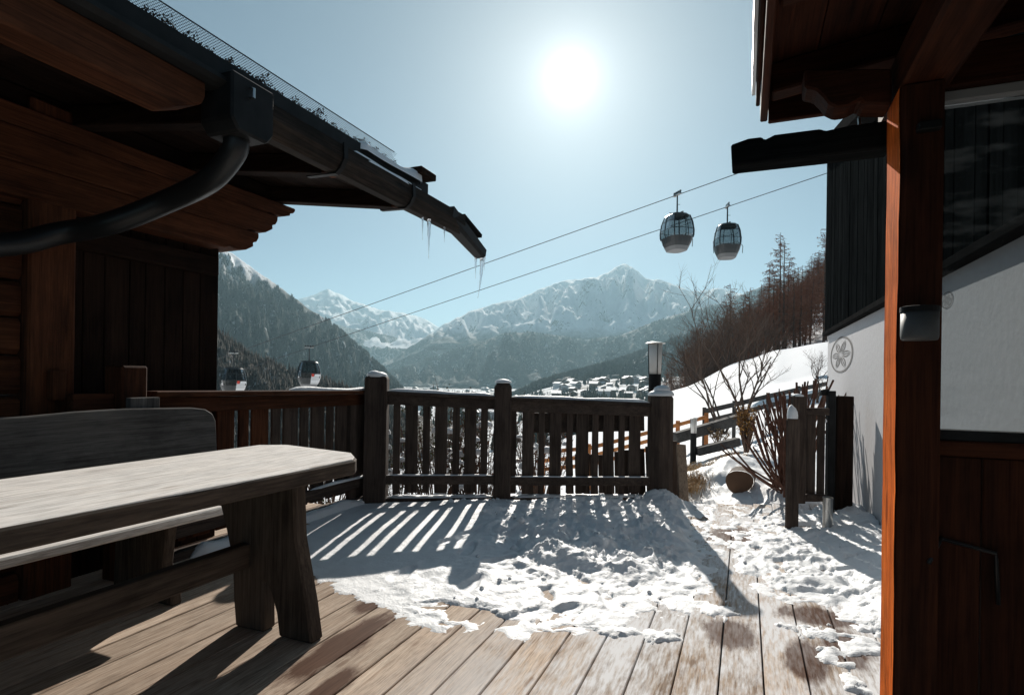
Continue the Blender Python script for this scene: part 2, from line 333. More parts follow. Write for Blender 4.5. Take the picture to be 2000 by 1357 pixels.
def mountain_mat(name, forest, tree_lo, tree_hi, snowy, warm=0.0, fs=.004):
    # forest colour below the tree line, snow and bare rock above it
    mt, nd, lk, b = new_mat(name); g = nd.new('ShaderNodeNewGeometry'); p = g.outputs['Position']
    n1 = noise(nd, lk, p, fs * .35, 8, .6); n2 = noise(nd, lk, mapped(nd, lk, p, (1, 1, .4)), fs * 2.6, 8, .68); n3 = noise(nd, lk, p, fs * 14, 4, .7)
    sx = nd.new('ShaderNodeSeparateXYZ'); lk.new(p, sx.inputs[0]); sn = nd.new('ShaderNodeSeparateXYZ'); lk.new(g.outputs['Normal'], sn.inputs[0])
    rockr = ramp(nd, [(.52, (0, 0, 0)), (.60, (1, 1, 1))])
    lk.new(mth(nd, lk, 'ADD', mth(nd, lk, 'MULTIPLY', n2, .75), mth(nd, lk, 'SUBTRACT', mth(nd, lk, 'MULTIPLY', n3, .35), mth(nd, lk, 'MULTIPLY', sn.outputs[2], snowy))), rockr.inputs[0])
    up = mixc(nd, lk, rockr.outputs[0], (.88, .89, .91), (.12, .12, .125))
    zz = mth(nd, lk, 'ADD', sx.outputs[2], mth(nd, lk, 'MULTIPLY', mth(nd, lk, 'SUBTRACT', mth(nd, lk, 'ADD', mth(nd, lk, 'MULTIPLY', n1, .5), mth(nd, lk, 'MULTIPLY', n2, .5)), .5), (tree_hi - tree_lo) * 3.0))
    tl = nd.new('ShaderNodeMapRange'); tl.inputs[1].default_value = tree_lo; tl.inputs[2].default_value = tree_hi; lk.new(zz, tl.inputs[0])
    cl = ramp(nd, [(.53, (0, 0, 0)), (.61, (1, 1, 1))]); lk.new(mth(nd, lk, 'ADD', mth(nd, lk, 'MULTIPLY', n3, .45), mth(nd, lk, 'MULTIPLY', n2, .55)), cl.inputs[0])
    fr = ramp(nd, [(.35, tuple(x * .6 for x in forest)), (.65, tuple(x * 1.5 for x in forest))]); lk.new(n3, fr.inputs[0])
    lo = mixc(nd, lk, mth(nd, lk, 'MULTIPLY', cl.outputs[0], .75), fr.outputs[0], (.62, .65, .68))
    lk.new(mixc(nd, lk, tl.outputs[0], lo, up), b.inputs['Base Color']); b.inputs['Roughness'].default_value = .85; b.inputs['Specular IOR Level'].default_value = .05
    bp = nd.new('ShaderNodeBump'); bp.inputs['Strength'].default_value = .8; bp.inputs['Distance'].default_value = .05 / fs; lk.new(n2, bp.inputs['Height']); lk.new(bp.outputs[0], b.inputs['Normal'])
    return mt
HILLS = {}
def hill(name, sky_, Dr, Df, zf, mat, amp, gully, seed, cols=260, rows=90, p=1.15, jag=1.5, back=1.35):
    sk = np.array(sky_, float)
    def surf(px, s):
        py = np.interp(px, sk[:, 0], sk[:, 1]); py = py + jag * fbm(px / 26., px * 0 + seed, 5, seed, .6)
        u = (px - CX) / FPX; v = (CY - py) / FPX
        dz = u * CR.z + v * CU.z; cz = u * (CR.x * RT.x + CR.y * RT.y) + v * (CU.x * RT.x + CU.y * RT.y)   # component along RT
        D1 = np.interp(px, sk[:, 0], sk[:, 2]) if sk.shape[1] > 2 else np.full_like(px, Dr)
        ratio = Df / Dr
        zr = CAMZ + dz * D1; zf_ = np.minimum(zf, np.maximum(zr * .4, -60)) if zf > 0 else zf
        sf = np.clip(s, 0, 1); sb = np.clip(s - 1, 0, 1)
        D = D1 * (ratio + (1 - ratio) * sf) + D1 * (back - 1) * sb
        x, y = D * (FW.x + cz * RT.x), D * (FW.y + cz * RT.y)
        prof = sf ** p
        rid = 1 - np.abs(fbm(px / gully, sf * 2.2 + seed, 5, seed + 3, .55))
        nz = fbm(x / (Dr * .09), y / (Dr * .09), 6, seed + 5, .55)
        env = np.sin(np.pi * np.clip(sf, 0, 1)) ** .8
        z = zf_ + (zr - zf_) * prof + amp * env * (rid - .75 + .7 * nz) - (zr - zf_) * .55 * sb ** 1.1 + amp * .5 * nz * (sb > 0) * sstep(0, .3, sb) * -1
        # keep the crest the crest: nothing in front of it may rise past the line of sight to it
        lim = CAMZ + dz * D - .004 * D * (1 - sf)
        return x, y, np.where(s < 1, np.minimum(z, lim), np.minimum(z, zr))
    px = np.linspace(sk[0, 0], sk[-1, 0], cols); s = np.concatenate([np.linspace(0, 1, rows), np.linspace(1.06, 2, 14)])
    PXm, S = np.meshgrid(px, s, indexing='ij'); x, y, z = surf(PXm, S)
    o = np_mesh(name, np.stack([x, y, z], -1).reshape(-1, 3), grid_faces(*PXm.shape), mat, smooth=True); tag(o, kind='structure')
    HILLS[name] = surf; return surf
FOREST = (.022, .03, .026)
M_FAR = mountain_mat('far_snow_peaks', FOREST, -300, 60, .10, fs=.0022)
M_PEAK = mountain_mat('snow_peak_rock', FOREST, 290, 430, .10, fs=.0032)
M_MID = mountain_mat('wooded_mid_slopes', FOREST, 620, 900, .12, fs=.004)
M_LEFT = mountain_mat('steep_wooded_slope', FOREST, 330, 480, .10, fs=.006)
M_NEAR = mountain_mat('near_wooded_spur', (.06, .052, .045), 900, 1200, .1, fs=.03)
hill('far_mountain', [(200, 560), (430, 570), (560, 592), (600, 579), (640, 566), (662, 572), (690, 588), (740, 604), (790, 612), (830, 622), (860, 640), (930, 680), (1020, 720)], 9500, 5600, 250, M_FAR, 200, 60, 11, jag=2.0, p=1.0)
hill('valley_head_hill', [(430, 600), (600, 618), (680, 640), (740, 650), (800, 668), (850, 690), (930, 730)], 6200, 4600, -60, mountain_mat('blue_forest_slope', FOREST, 520, 640, .1, fs=.004), 120, 50, 23)
hill('snow_peak', [(560, 800), (700, 735), (770, 694), (820, 662), (870, 632), (915, 610), (960, 594), (1010, 584), (1060, 563), (1090, 551), (1125, 545), (1165, 541), (1190, 530), (1208, 520), (1222, 514), (1238, 524), (1262, 543), (1290, 548), (1310, 552), (1345, 568), (1372, 569), (1405, 562), (1440, 572), (1500, 575), (1700, 560), (2000, 540), (2600, 560)], 7600, 4700, 240, M_PEAK, 210, 44, 31, cols=460, rows=150, p=.68, jag=2.6)
hill('wooded_mid_hill', [(560, 830), (680, 770), (740, 735), (800, 712), (870, 690), (935, 668), (985, 652), (1030, 648), (1090, 656), (1150, 664), (1210, 655), (1270, 632), (1330, 612), (1380, 600), (1420, 590), (1470, 566), (1520, 548), (1600, 520), (1800, 470), (2400, 400)], 4300, 3000, -60, M_MID, 150, 40, 43, cols=360, rows=100, p=.9, jag=1.8)
hill('dark_wooded_hill', [(900, 800), (1000, 772), (1050, 748), (1100, 733), (1160, 718), (1220, 700), (1290, 676), (1350, 650), (1420, 622), (1500, 585), (1600, 540), (1800, 480), (2400, 380)], 2300, 1650, -10, M_MID, 60, 40, 57, p=.8, jag=1.5)
hill('steep_left_slope', [(-900, 250), (100, 330), (300, 420), (430, 482), (470, 507), (530, 549), (590, 594), (640, 626), (690, 668), (740, 712), (775, 747), (800, 772), (860, 800)], 2500, 1300, -62, M_LEFT, 110, 34, 61, cols=360, rows=120, p=.9, jag=2.2)
hill('near_spur', [(-900, 560), (200, 600), (430, 648), (480, 690), (560, 722), (640, 746), (700, 768), (760, 792), (840, 850), (900, 990)], 420, 250, -44, M_NEAR, 10, 40, 71, cols=200, rows=50, p=.9, jag=2)

def scatter_forest(name, surf, n, px0, px1, s0, s1, h0, h1, colr, label, clump=40., thr=-.15, seed=1, w=.24):
    r = np.random.default_rng(seed); px = r.uniform(px0, px1, n * 2); s = r.uniform(s0, s1, n * 2) ** 1.0
    keep = fbm(px / clump, s * 6, 4, seed) > thr; px, s = px[keep][:n], s[keep][:n]
    x, y, z = surf(px, s); k = len(px); h = r.uniform(h0, h1, k) * r.uniform(.7, 1.15, k); rad = h * w * r.uniform(.7, 1.3, k); ph = r.uniform(0, 6.28, k)
    V = np.zeros((k, 10, 3)); 
    for j in range(5):
        a = ph + j * 1.2566; jr = rad * r.uniform(.6, 1.25, k)
        V[:, j, 0], V[:, j, 1], V[:, j, 2] = x + jr * np.cos(a), y + jr * np.sin(a), z - h * .03
    V[:, 5, 0], V[:, 5, 1], V[:, 5, 2] = x, y, z + h * .78
    for j in range(3):
        a = ph + .6 + j * 2.0944
        V[:, 6 + j, 0], V[:, 6 + j, 1], V[:, 6 + j, 2] = x + rad * .62 * np.cos(a), y + rad * .62 * np.sin(a), z + h * .42
    V[:, 9, 0], V[:, 9, 1], V[:, 9, 2] = x, y, z + h
    F = np.array([(j, (j + 1) % 5, 5) for j in range(5)] + [(6 + j, 6 + (j + 1) % 3, 9) for j in range(3)])
    F = (F[None] + (np.arange(k) * 10)[:, None, None]).reshape(-1, 3)
    o = np_mesh(name, V.reshape(-1, 3), F, colr); tag(o, label, 'forest', kind='stuff'); return o
CONIF = plain('conifer_foliage', (.028, .04, .033), .9, spec=.1, nscale=.02, namp=.5); BROWNW = plain('bare_wood_foliage', (.085, .08, .072), .9, spec=.1, nscale=.05, namp=.4)
scatter_forest('slope_forest', HILLS['steep_left_slope'], 36000, 330, 800, .02, .88, 9, 16, CONIF, 'dark conifer forest covering the steep slope left of the valley', 30, -.25, 5)
scatter_forest('mid_forest', HILLS['wooded_mid_hill'], 22000, 640, 1560, .05, .97, 11, 19, CONIF, 'hazy conifer forest on the low hills below the snowy peak', 45, -.12, 6)
scatter_forest('hill_forest', HILLS['dark_wooded_hill'], 15000, 980, 1640, .05, .98, 11, 18, CONIF, 'dark conifer forest on the hill above the village', 40, -.2, 7)
scatter_forest('spur_wood', HILLS['near_spur'], 9000, 330, 800, .05, 1.0, 3, 6.5, BROWNW, 'grey bare wood on the spur behind the gondolas', 30, -.6, 8, .15)
# ------------------------------------------------------------------ deck
def deck_material():
    mt, nd, lk, b = new_mat('deck_boards')
    c, h, v, grain, fib, big = wood_nodes(nd, lk, (.46, .355, .275), (.62, .515, .42), (.17, .105, .07), 'Y', 1.9, .45, .4)
    tc = nd.new('ShaderNodeTexCoord'); o = tc.outputs['Object']
    sp = nd.new('ShaderNodeSeparateXYZ'); lk.new(o, sp.inputs[0])
    # old meltwater stains
    wet = None
    for cx, cy, rx, ry in WET:
        dx = mth(nd, lk, 'DIVIDE', mth(nd, lk, 'SUBTRACT', sp.outputs[0], cx), rx); dy = mth(nd, lk, 'DIVIDE', mth(nd, lk, 'SUBTRACT', sp.outputs[1], cy), ry)
        r = mth(nd, lk, 'SQRT', mth(nd, lk, 'ADD', mth(nd, lk, 'MULTIPLY', dx, dx), mth(nd, lk, 'MULTIPLY', dy, dy)))
        wet = r if wet is None else mth(nd, lk, 'MINIMUM', wet, r)
    edge = noise(nd, lk, mapped(nd, lk, o, (14, 4, 1)), 1.0, 6, .7)
    wr = ramp(nd, [(.46, (1, 1, 1)), (.72, (0, 0, 0))]); lk.new(mth(nd, lk, 'MULTIPLY', wet, mth(nd, lk, 'ADD', edge, .1)), wr.inputs[0])
    c = mixc(nd, lk, mth(nd, lk, 'MULTIPLY', wr.outputs[0], .95), c, mixc(nd, lk, grain, (.03, .014, .009), (.13, .062, .038)))
    # rime left on the boards where snow was trodden
    f1 = noise(nd, lk, mapped(nd, lk, o, (2.2, .9, 1)), 1.0, 5, .6); f2 = noise(nd, lk, mapped(nd, lk, o, (60, 9, 1)), 1.0, 4, .65)
    gx = nd.new('ShaderNodeMapRange'); gx.inputs[1].default_value = -1.35; gx.inputs[2].default_value = -.5; lk.new(sp.outputs[0], gx.inputs[0])
    gy = nd.new('ShaderNodeMapRange'); gy.inputs[1].default_value = .8; gy.inputs[2].default_value = 1.9; lk.new(sp.outputs[1], gy.inputs[0])
    am = mth(nd, lk, 'MULTIPLY', gx.outputs[0], mth(nd, lk, 'MULTIPLY_ADD', gy.outputs[0], .55, .5))
    fr = ramp(nd, [(.45, (0, 0, 0)), (.60, (1, 1, 1))]); lk.new(mth(nd, lk, 'ADD', mth(nd, lk, 'MULTIPLY', f1, .62), mth(nd, lk, 'MULTIPLY', f2, .45)), fr.inputs[0])
    c = mixc(nd, lk, mth(nd, lk, 'MULTIPLY', mth(nd, lk, 'MULTIPLY', fr.outputs[0], am), mth(nd, lk, 'SUBTRACT', 1.0, mth(nd, lk, 'MULTIPLY', wr.outputs[0], .8))), c, (.76, .76, .77))
    lk.new(c, b.inputs['Base Color'])
    lk.new(mth(nd, lk, 'MULTIPLY_ADD', wr.outputs[0], -.2, .75), b.inputs['Roughness']); b.inputs['Specular IOR Level'].default_value = .03
    bp = nd.new('ShaderNodeBump'); bp.inputs['Strength'].default_value = .3; bp.inputs['Distance'].default_value = .005; lk.new(h, bp.inputs['Height']); lk.new(bp.outputs[0], b.inputs['Normal'])
    return mt
def wet_at(px, py, rx, ry): p = PZ(px, py); return (p.x, p.y, rx, ry)
WET = [wet_at(668, 1258, .085, .36), wet_at(722, 1180, .06, .12), wet_at(1425, 1236, .13, .17), wet_at(1600, 1205, .2, .13), wet_at(1655, 1262, .1, .22), wet_at(1575, 1290, .09, .2), wet_at(1430, 1050, .2, .3), wet_at(640, 1345, .05, .2)]
DECK = deck_material()
EA, EB = PZ(700, 984), PZ(1720, 986)
def deck_edge(x): t = (x - EA.x) / (EB.x - EA.x); return EA.y + (EB.y - EA.y) * t
deck = empty('deck', (0, 0, 0), kind='structure')
BW = .1655; x0 = PZ(1124, 1355).x; k0 = math.floor((-3.62 - x0) / BW)
for k in range(k0, k0 + 29):
    xa = x0 + k * BW + .003; xb = xa + BW - .007; ya = deck_edge((xa + xb) / 2) + .03
    joint = random.choice([None, None, random.uniform(1.6, 4.0)]); dz = random.uniform(-.0025, .0015)
    for (p, q) in ([(-2.6, ya)] if joint is None else [(-2.6, joint - .002), (joint + .002, ya)]):
        MB().box(xa, xb, p, q, -.036 + dz, dz).build('plank', DECK, deck, bevel=.003)
for y in (-2.2, -.6, 1.0, 2.6, 4.2):
    MB().box(-3.6, 1.15, y - .05, y + .05, -.2, -.042).build('joist', W_fence('X'), deck)

# ------------------------------------------------------------------ snow lying on the deck
def poly_sd(poly, x, y):
    P = np.array(poly); d = np.full(x.shape, 1e9); ins = np.zeros(x.shape, bool); n = len(P)
    for i in range(n):
        a, b = P[i], P[(i + 1) % n]; e = b - a; wx, wy = x - a[0], y - a[1]; t = np.clip((wx * e[0] + wy * e[1]) / (e @ e), 0, 1)
        d = np.minimum(d, np.hypot(wx - t * e[0], wy - t * e[1]))
        c = ((a[1] > y) != (b[1] > y)) & (x < (b[0] - a[0]) * (y - a[1]) / (b[1] - a[1] + 1e-12) + a[0]); ins ^= c
    return np.where(ins, d, -d)
def gp(l): return [tuple(PZ(*p)[:2]) for p in l]
SA = gp([(560, 1040), (715, 968), (1310, 966), (1356, 990), (1350, 1050), (1395, 1110), (1400, 1150), (1400, 1185), (1345, 1196), (1290, 1194), (1250, 1214), (1180, 1234), (1090, 1254), (1010, 1246), (960, 1236), (905, 1238), (850, 1246), (795, 1222), (768, 1200), (702, 1166), (655, 1152), (615, 1124), (585, 1105)])
SB = gp([(1492, 1010), (1540, 985), (1720, 985), (1790, 1100), (1790, 1290), (1700, 1240), (1655, 1214), (1600, 1182), (1540, 1176), (1482, 1160), (1440, 1120), (1425, 1085), (1450, 1060)])
SC = gp([(1340, 980), (1520, 980), (1520, 1090), (1340, 1090)])
SH = gp([(880, 985), (1330, 985), (1330, 1100), (1220, 1112), (1040, 1100), (940, 1040)])
PATCH = [(*PZ(1625, 1236)[:2], .17, .07), (*PZ(1665, 1325)[:2], .05, .12), (*PZ(1690, 1258)[:2], .09, .12), (*PZ(1630, 1285)[:2], .05, .1), (*PZ(1230, 1232)[:2], .2, .06), (*PZ(1410, 1195)[:2], .1, .08), (*PZ(1655, 1300)[:2], .06, .05)]
def deck_snow():
    xs = np.arange(-3.3, .96, .0125); ys = np.arange(1.15, 5.75, .0145); X, Y = np.meshgrid(xs, ys, indexing='ij')
    rag = fbm(X * 5, Y * 5, 5, 21, .6) * .075 + fbm(X * 26, Y * 26, 3, 22) * .014
    a, b_, c, h = poly_sd(SA, X, Y) + rag, poly_sd(SB, X, Y) + rag, poly_sd(SC, X, Y), poly_sd(SH, X, Y)
    wx, wy = fbm(X * 3, Y * 3, 3, 61) * .12, fbm(X * 3, Y * 3, 3, 62) * .12
    lump = fbm((X + wx) * 3.6, (Y + wy) * 3.6, 5, 31, .5); fine = fbm((X + wx) * 13, (Y + wy) * 13, 4, 33, .5)
    grit = np.maximum(0, fbm(X * 34, Y * 34, 2, 35, .5) - .12)
    heap = sstep(-.3, .25, h)
    left = 1 - sstep(-2.2, -1.5, X)
    rough = (heap * .9 + .3) * (1 - .9 * left)
    thick = .003 + .030 * sstep(0, .9, a) + .045 * heap
    tA = (thick * (1 - np.exp(-np.maximum(a, 0) / .05)) + (np.maximum(lump, -.25) * .055 + fine * .018 + grit * .022) * rough * sstep(0, .2, a)) * (a > 0)
    bare = fbm((X + wx) * 2.6, (Y + wy) * 3.4, 5, 41, .6); tA = tA - .022 * sstep(.36, .7, bare) * (a > 0) * (1 - heap) * sstep(-1.8, -1.1, X)
    tB = ((.004 + .018 * sstep(0, .5, b_)) * (1 - np.exp(-np.maximum(b_, 0) / .04)) + (np.maximum(lump, -.2) * .03 + fine * .012 + grit * .015) * sstep(0, .12, b_) * .8) * (b_ > 0)
    tB = tB - .022 * sstep(.26, .52, bare) * (b_ > 0)
    fr_ = np.random.default_rng(15)                                   # boot prints
    for i in range(34):
        px_, py_ = (fr_.uniform(760, 1380), fr_.uniform(1010, 1210)) if i < 22 else (fr_.uniform(1420, 1680), fr_.uniform(1040, 1180)); q = PZ(px_, py_); an = fr_.normal(.2, .5)
        dx, dy = X - q.x, Y - q.y; e1 = (dx * math.sin(an) + dy * math.cos(an)) / .14; e2 = (dx * math.cos(an) - dy * math.sin(an)) / .052; r2 = np.sqrt(e1 ** 2 + (e2 * (1 + .25 * np.sin(e1 * 2.2))) ** 2)
        dp = -.8 * (1 - sstep(.75, 1.0, r2)) + .22 * np.exp(-((r2 - 1.15) / .16) ** 2); tA = np.where(a > 0, tA + dp * np.minimum(.022, np.maximum(tA, 0)), tA); tB = np.where(b_ > 0, tB + dp * np.minimum(.02, np.maximum(tB, 0)), tB)
    wallpile = sstep(.45, .93, X) * sstep(2.5, 3.4, Y) * .12; tB = tB + wallpile * (b_ > 0)
    tC = np.where((c > 0), .012 * (fbm(X * 9, Y * 6, 5, 51, .65) + .02), -.02)
    t = np.maximum(np.maximum(np.where(a > 0, tA, -.02), np.where(b_ > 0, tB, -.02)), tC)
    for (cx, cy, rx, ry) in PATCH:
        r = 1 - np.hypot((X - cx) / rx, (Y - cy) / ry) + rag * 9 + fine * .5; t = np.maximum(t, np.where(r > 0, .009 * (1 - np.exp(-r / .3)) + fine * .006 + grit * .01, -.02))
    p3 = PZ(1292, 985); t = t + .11 * np.exp(-(((X - p3.x) / .17) ** 2 + ((Y - p3.y) / .14) ** 2)) * (t > 0)
    ok = (Y < np.vectorize(deck_edge)(xs)[:, None] + .06)
    t = np.where(ok, t, -.02)
    Fc = grid_faces(*X.shape); zt = t.ravel(); keep = (zt[Fc] > .0005).any(1); Fc = Fc[keep]
    V = np.stack([X.ravel() + fine.ravel() * .006, Y.ravel() + lump.ravel() * .008, np.maximum(zt, -.006)], 1)
    used = np.unique(Fc); mp = np.zeros(len(V), int); mp[used] = np.arange(len(used))
    o = np_mesh('snow', V[used], mp[Fc], SNOW, smooth=True); tag(o, 'trampled lumpy snow lying on the wooden deck', 'snow', kind='stuff')
    # loose clods
    r = np.random.default_rng(4); m = MB(); cnt = 0
    while cnt < 150:
        x, y = r.uniform(-3, .9), r.uniform(1.6, 5.4); i, j = int((x + 3.3) / .0125), int((y - 1.15) / .0145)
        if t[i, j] < .004: continue
        hh = h[i, j] > -.05
        if not hh and r.random() > (.35 if x > -1.6 else .05): continue
        rad = r.uniform(.006, .02) * (1.8 if hh and r.random() < .3 else 1); z = t[i, j]; n = 6; prof = [(.35, -.5), (.95, -.1), (.85, .45), (.3, .85)]
        vs = [(x + rad * q * r.uniform(.75, 1.25) * math.cos(6.283 * k / n), y + rad * q * r.uniform(.75, 1.25) * math.sin(6.283 * k / n), z + rad * w * r.uniform(.8, 1.2)) for q, w in prof for k in range(n)]
        m.add(vs, [(a_ * n + k, a_ * n + (k + 1) % n, (a_ + 1) * n + (k + 1) % n, (a_ + 1) * n + k) for a_ in range(3) for k in range(n)] + [tuple(range(3 * n, 4 * n))]); cnt += 1
    tag(m.build('snow_crumbs', SNOW, smooth=True), 'loose crumbs of broken snow scattered over the deck snow', 'snow', kind='stuff')
deck_snow()

def snow_strip(m, p, q, w, h, seed, n=None):        # a ridge of snow along p-q
    p, q = Vector(p), Vector(q); L = (q - p).length; n = n or max(6, int(L / .05)); d = (q - p).normalized(); s = d.cross(UP).normalized()
    rows = []
    for i in range(n + 1):
        t = i / n; e = min(1, min(t, 1 - t) * n / 1.5); f = .68 + .3 * math.sin(seed + t * L * 5.3) * math.sin(seed * 2.1 + t * L * 3.1) + .08 * math.sin(t * L * 17 + seed); ww = w * (.88 + .12 * math.sin(t * L * 7 + seed)) * max(e, .05); hh = h * f * max(e, .02)
        c = p + (q - p) * t
        rows.append([c - s * ww / 2 - UP * .003, c - s * ww * .46 + UP * hh * .7, c - s * ww * .2 + UP * hh, c + s * ww * .22 + UP * hh * .95, c + s * ww * .46 + UP * hh * .65, c + s * ww / 2 - UP * .003])
    m.grid(rows)
def snow_dome(m, c, r, h, n=14, sq=1.0):
    vs = []; prof = [(1, 0), (1.04, .25), (.93, .6), (.62, .9), (.2, 1.0)]
    ph = random.random() * 6
    for q, z in prof:
        for k in range(n):
            a = 6.283 * k / n; rr = r * q * (1 + .07 * math.sin(2 * a + ph) + .04 * math.sin(5 * a + ph * 2)); vs.append((c[0] + rr * math.cos(a), c[1] + rr * math.sin(a), c[2] - .004 + h * z * (1 + .12 * math.sin(a + ph))))
    m.add(vs, [(i * n + k, i * n + (k + 1) % n, (i + 1) * n + (k + 1) % n, (i + 1) * n + k) for i in range(4) for k in range(n)] + [tuple(range(4 * n, 5 * n))])

# ------------------------------------------------------------------ deck railing
FA, FB = PZ(735, 980), PZ(1290, 978)
fdir = (FB - FA).normalized(); fnor = Vector((-fdir.y, fdir.x, 0))      # fnor points away from the deck
def PF(px, py, off=0.0):
    d = ray(px, py); o = Vector((0, 0, CAMZ)); t = ((FA + fnor * off - o).dot(fnor)) / d.dot(fnor); return o + d * t
railing = empty('deck_railing', FA, label='weathered timber balustrade with wide and narrow slats edging the snowy deck', cat='railing')
def rb(m, name, mat, **k):
    m.v = [tuple(Vector(p) - FA) for p in m.v]; return m.build(name, mat, railing, **k)
snow_r = MB()
def post(px0, px1, top_py, base_py, dep=None, rounded=False, cap=.05, octa=False):
    a, b = PF(px0, base_py), PF(px1, base_py); w = (b - a).length; c = (a + b) / 2 + fnor * w * .1; zt = PF((px0 + px1) / 2, top_py).z; m = MB(); w2 = w / 2
    if octa: out = [(math.cos(6.283 * (k + .5) / 8) * w2 * 1.06, math.sin(6.283 * (k + .5) / 8) * w2 * 1.06) for k in range(8)]
    else: out = [(-w2, -w2), (w2, -w2), (w2, w2), (-w2, w2)]
    levels = [(-.12, 1), (zt - .05, 1), (zt - .02, .88), (zt, .55)] if rounded else [(-.12, 1), (zt - .02, 1), (zt, .86)]
    vs = []
    for z, s_ in levels:
        for (x, y) in out: p = c + fdir * x * s_ + fnor * y * s_; vs.append((p.x, p.y, z))
    n = len(out); k = len(levels)
    m.add(vs, [(i * n + j, i * n + (j + 1) % n, (i + 1) * n + (j + 1) % n, (i + 1) * n + j) for i in range(k - 1) for j in range(n)] + [tuple(range(n)), tuple(range((k - 1) * n, k * n))])
    rb(m, 'post', W_fence('Z'), bevel=.008, warp=.003); snow_dome(snow_r, (c.x, c.y, zt), w2 * .98, cap)
    return c, zt
post(711, 754, 735, 982, cap=.055); post(963, 996, 747, 982, rounded=True, cap=.035); post(1266, 1312, 772, 980, octa=True, cap=.06)
c3, z3 = PF(1289, 978), PF(1289, 760).z; snow_dome(snow_r, (c3.x - .0, c3.y + .02, z3 - .01), .075, .05)
def sect(pl, pr, yt_l, yt_r, rail_px, slats, y_slat_top, lower, base_y):
    # cap rail, top rail, lower rail, base beam and every slat
    zl, zr = PF(pl, yt_l).z, PF(pr, yt_r).z; A, B = PF(pl, 900), PF(pr, 900); A.z, B.z = zl, zr
    m = MB(); m.beam(A - UP * .016 - fnor * .0, B - UP * .016, .13, .032); rb(m, 'handrail', W_fence('X'), bevel=.005)
    h = rail_px / FPX * 5.4; m = MB(); m.beam(A - UP * (.034 + h / 2) + fnor * .015, B - UP * (.034 + h / 2) + fnor * .015, .045, h); rb(m, 'top_rail', W_fence('X'), bevel=.004)
    snow_strip(snow_r, A + fnor * .005 + UP * .001, B + fnor * .005 + UP * .001, .11, .03, pl * .1)
    zL = PF(pl, lower[0]).z; zH = PF(pl, lower[1]).z; zl2 = PF(pr, lower[2]).z; L, Rr = PF(pl, 900), PF(pr, 900); L.z = (zL + zH) / 2; Rr.z = zl2 + (zL - zH) / -2 if False else zl2
    m = MB(); m.beam(L - fnor * .02, Rr - fnor * .02, .05, abs(zL - zH)); rb(m, 'lower_rail', W_fence('X'), bevel=.004)
    snow_strip(snow_r, L - fnor * .02 + UP * abs(zL - zH) / 2, Rr - fnor * .02 + UP * abs(zL - zH) / 2, .045, .012, pl * .2)
    L, Rr = PF(pl, base_y), PF(pr, base_y); L.z = Rr.z = .015
    m = MB(); m.beam(L + fnor * .01, Rr + fnor * .01, .10, .05); rb(m, 'base_beam', W_fence('X'), bevel=.004)
    snow_strip(snow_r, L + fnor * .03 + UP * .027, Rr + fnor * .03 + UP * .027, .12, .02, pl * .3)
    for (a, b) in slats:
        p, q = PF(a, 900), PF(b, 900); t = ((p + q) / 2 - A).dot(fdir) / (B - A).length; zt = zl + (zr - zl) * t - .045; zb = PF(a, 965 + random.uniform(-1.5, 2)).z
        m = MB(); o1 = fnor * .040; o2 = fnor * .064; vs = [Vector((x.x, x.y, z)) + o for z in (zb, zt) for o in (o1, o2) for x in (p, q)]
        m.add(vs, [(0, 2, 3, 1), (4, 5, 7, 6), (0, 1, 5, 4), (2, 6, 7, 3), (0, 4, 6, 2), (1, 3, 7, 5)]); rb(m, 'slat', W_fence('Z'), bevel=.003)
def c5(a): return 700 + a / 3.077
sect(752, 966, 763, 773.5, 19, [(c5(a), c5(b)) for a, b in ((203, 245), (276, 352), (383, 426), (456, 531), (563, 606), (634, 706), (734, 776))], 785, (927, 944, 936), 976)
sect(993, 1268, 775, 786, 21, [(c5(a), c5(b)) for a, b in ((912, 950), (986, 1056), (1085, 1121), (1152, 1222), (1254, 1291), (1312, 1386), (1409, 1447), (1476, 1541), (1569, 1606), (1633, 1702))], 800, (930, 946, 939), 977)
m = MB(); m.beam(PF(1030, 826, .1), PF(1258, 822, .1), .025, .195); rb(m, 'backing_board', W_fence('X'), bevel=.004)
# side run along the cabin
FX = -3.34
def side_box(px0, px1, z0, z1, xo0, xo1):
    y0, y1 = PX(px0, 800, FX).y, PX(px1, 800, FX).y; return MB().box(FX + xo0, FX + xo1, y0, y1, z0, z1)
zc = PX(730, 761, FX).z; ya, yb = PX(287, 800, FX).y, PX(716, 800, FX).y; zb_ = PX(300, 763, FX).z
m = MB(); m.beam((FX + .02, ya, zb_ - .018), (FX + .02, yb, zc - .018), .13, .035); rb(m, 'handrail', W_cabin('Y'), bevel=.005)
m = MB(); m.beam((FX + .0, ya, zb_ - .09), (FX + .0, yb, zc - .09), .045, .10); rb(m, 'top_rail', W_cabin('Y'), bevel=.004)
snow_strip(snow_r, (FX + .02, PX(560, 762, FX).y, (zb_ + zc) / 2 + .003), (FX + .02, yb, zc + .001), .11, .035, 4.4)
zl = PX(715, 936, FX).z; m = MB(); m.beam((FX + .03, ya, zl), (FX + .03, yb, zl), .05, .085); rb(m, 'lower_rail', W_fence('Y'), bevel=.004)
snow_strip(snow_r, (FX + .03, PX(600, 940, FX).y, zl + .042), (FX + .03, yb, zl + .042), .05, .025, 2.2)
MB_ = MB().box(FX - .05, FX + .05, ya, yb, -.01, .05); rb(MB_, 'base_beam', W_fence('Y'), bevel=.004)
snow_strip(snow_r, (FX + .06, 2.6, .0), (FX + .06, yb, .0), .12, .09, 1.1)
def c4(a): return 400 + a / 3.393
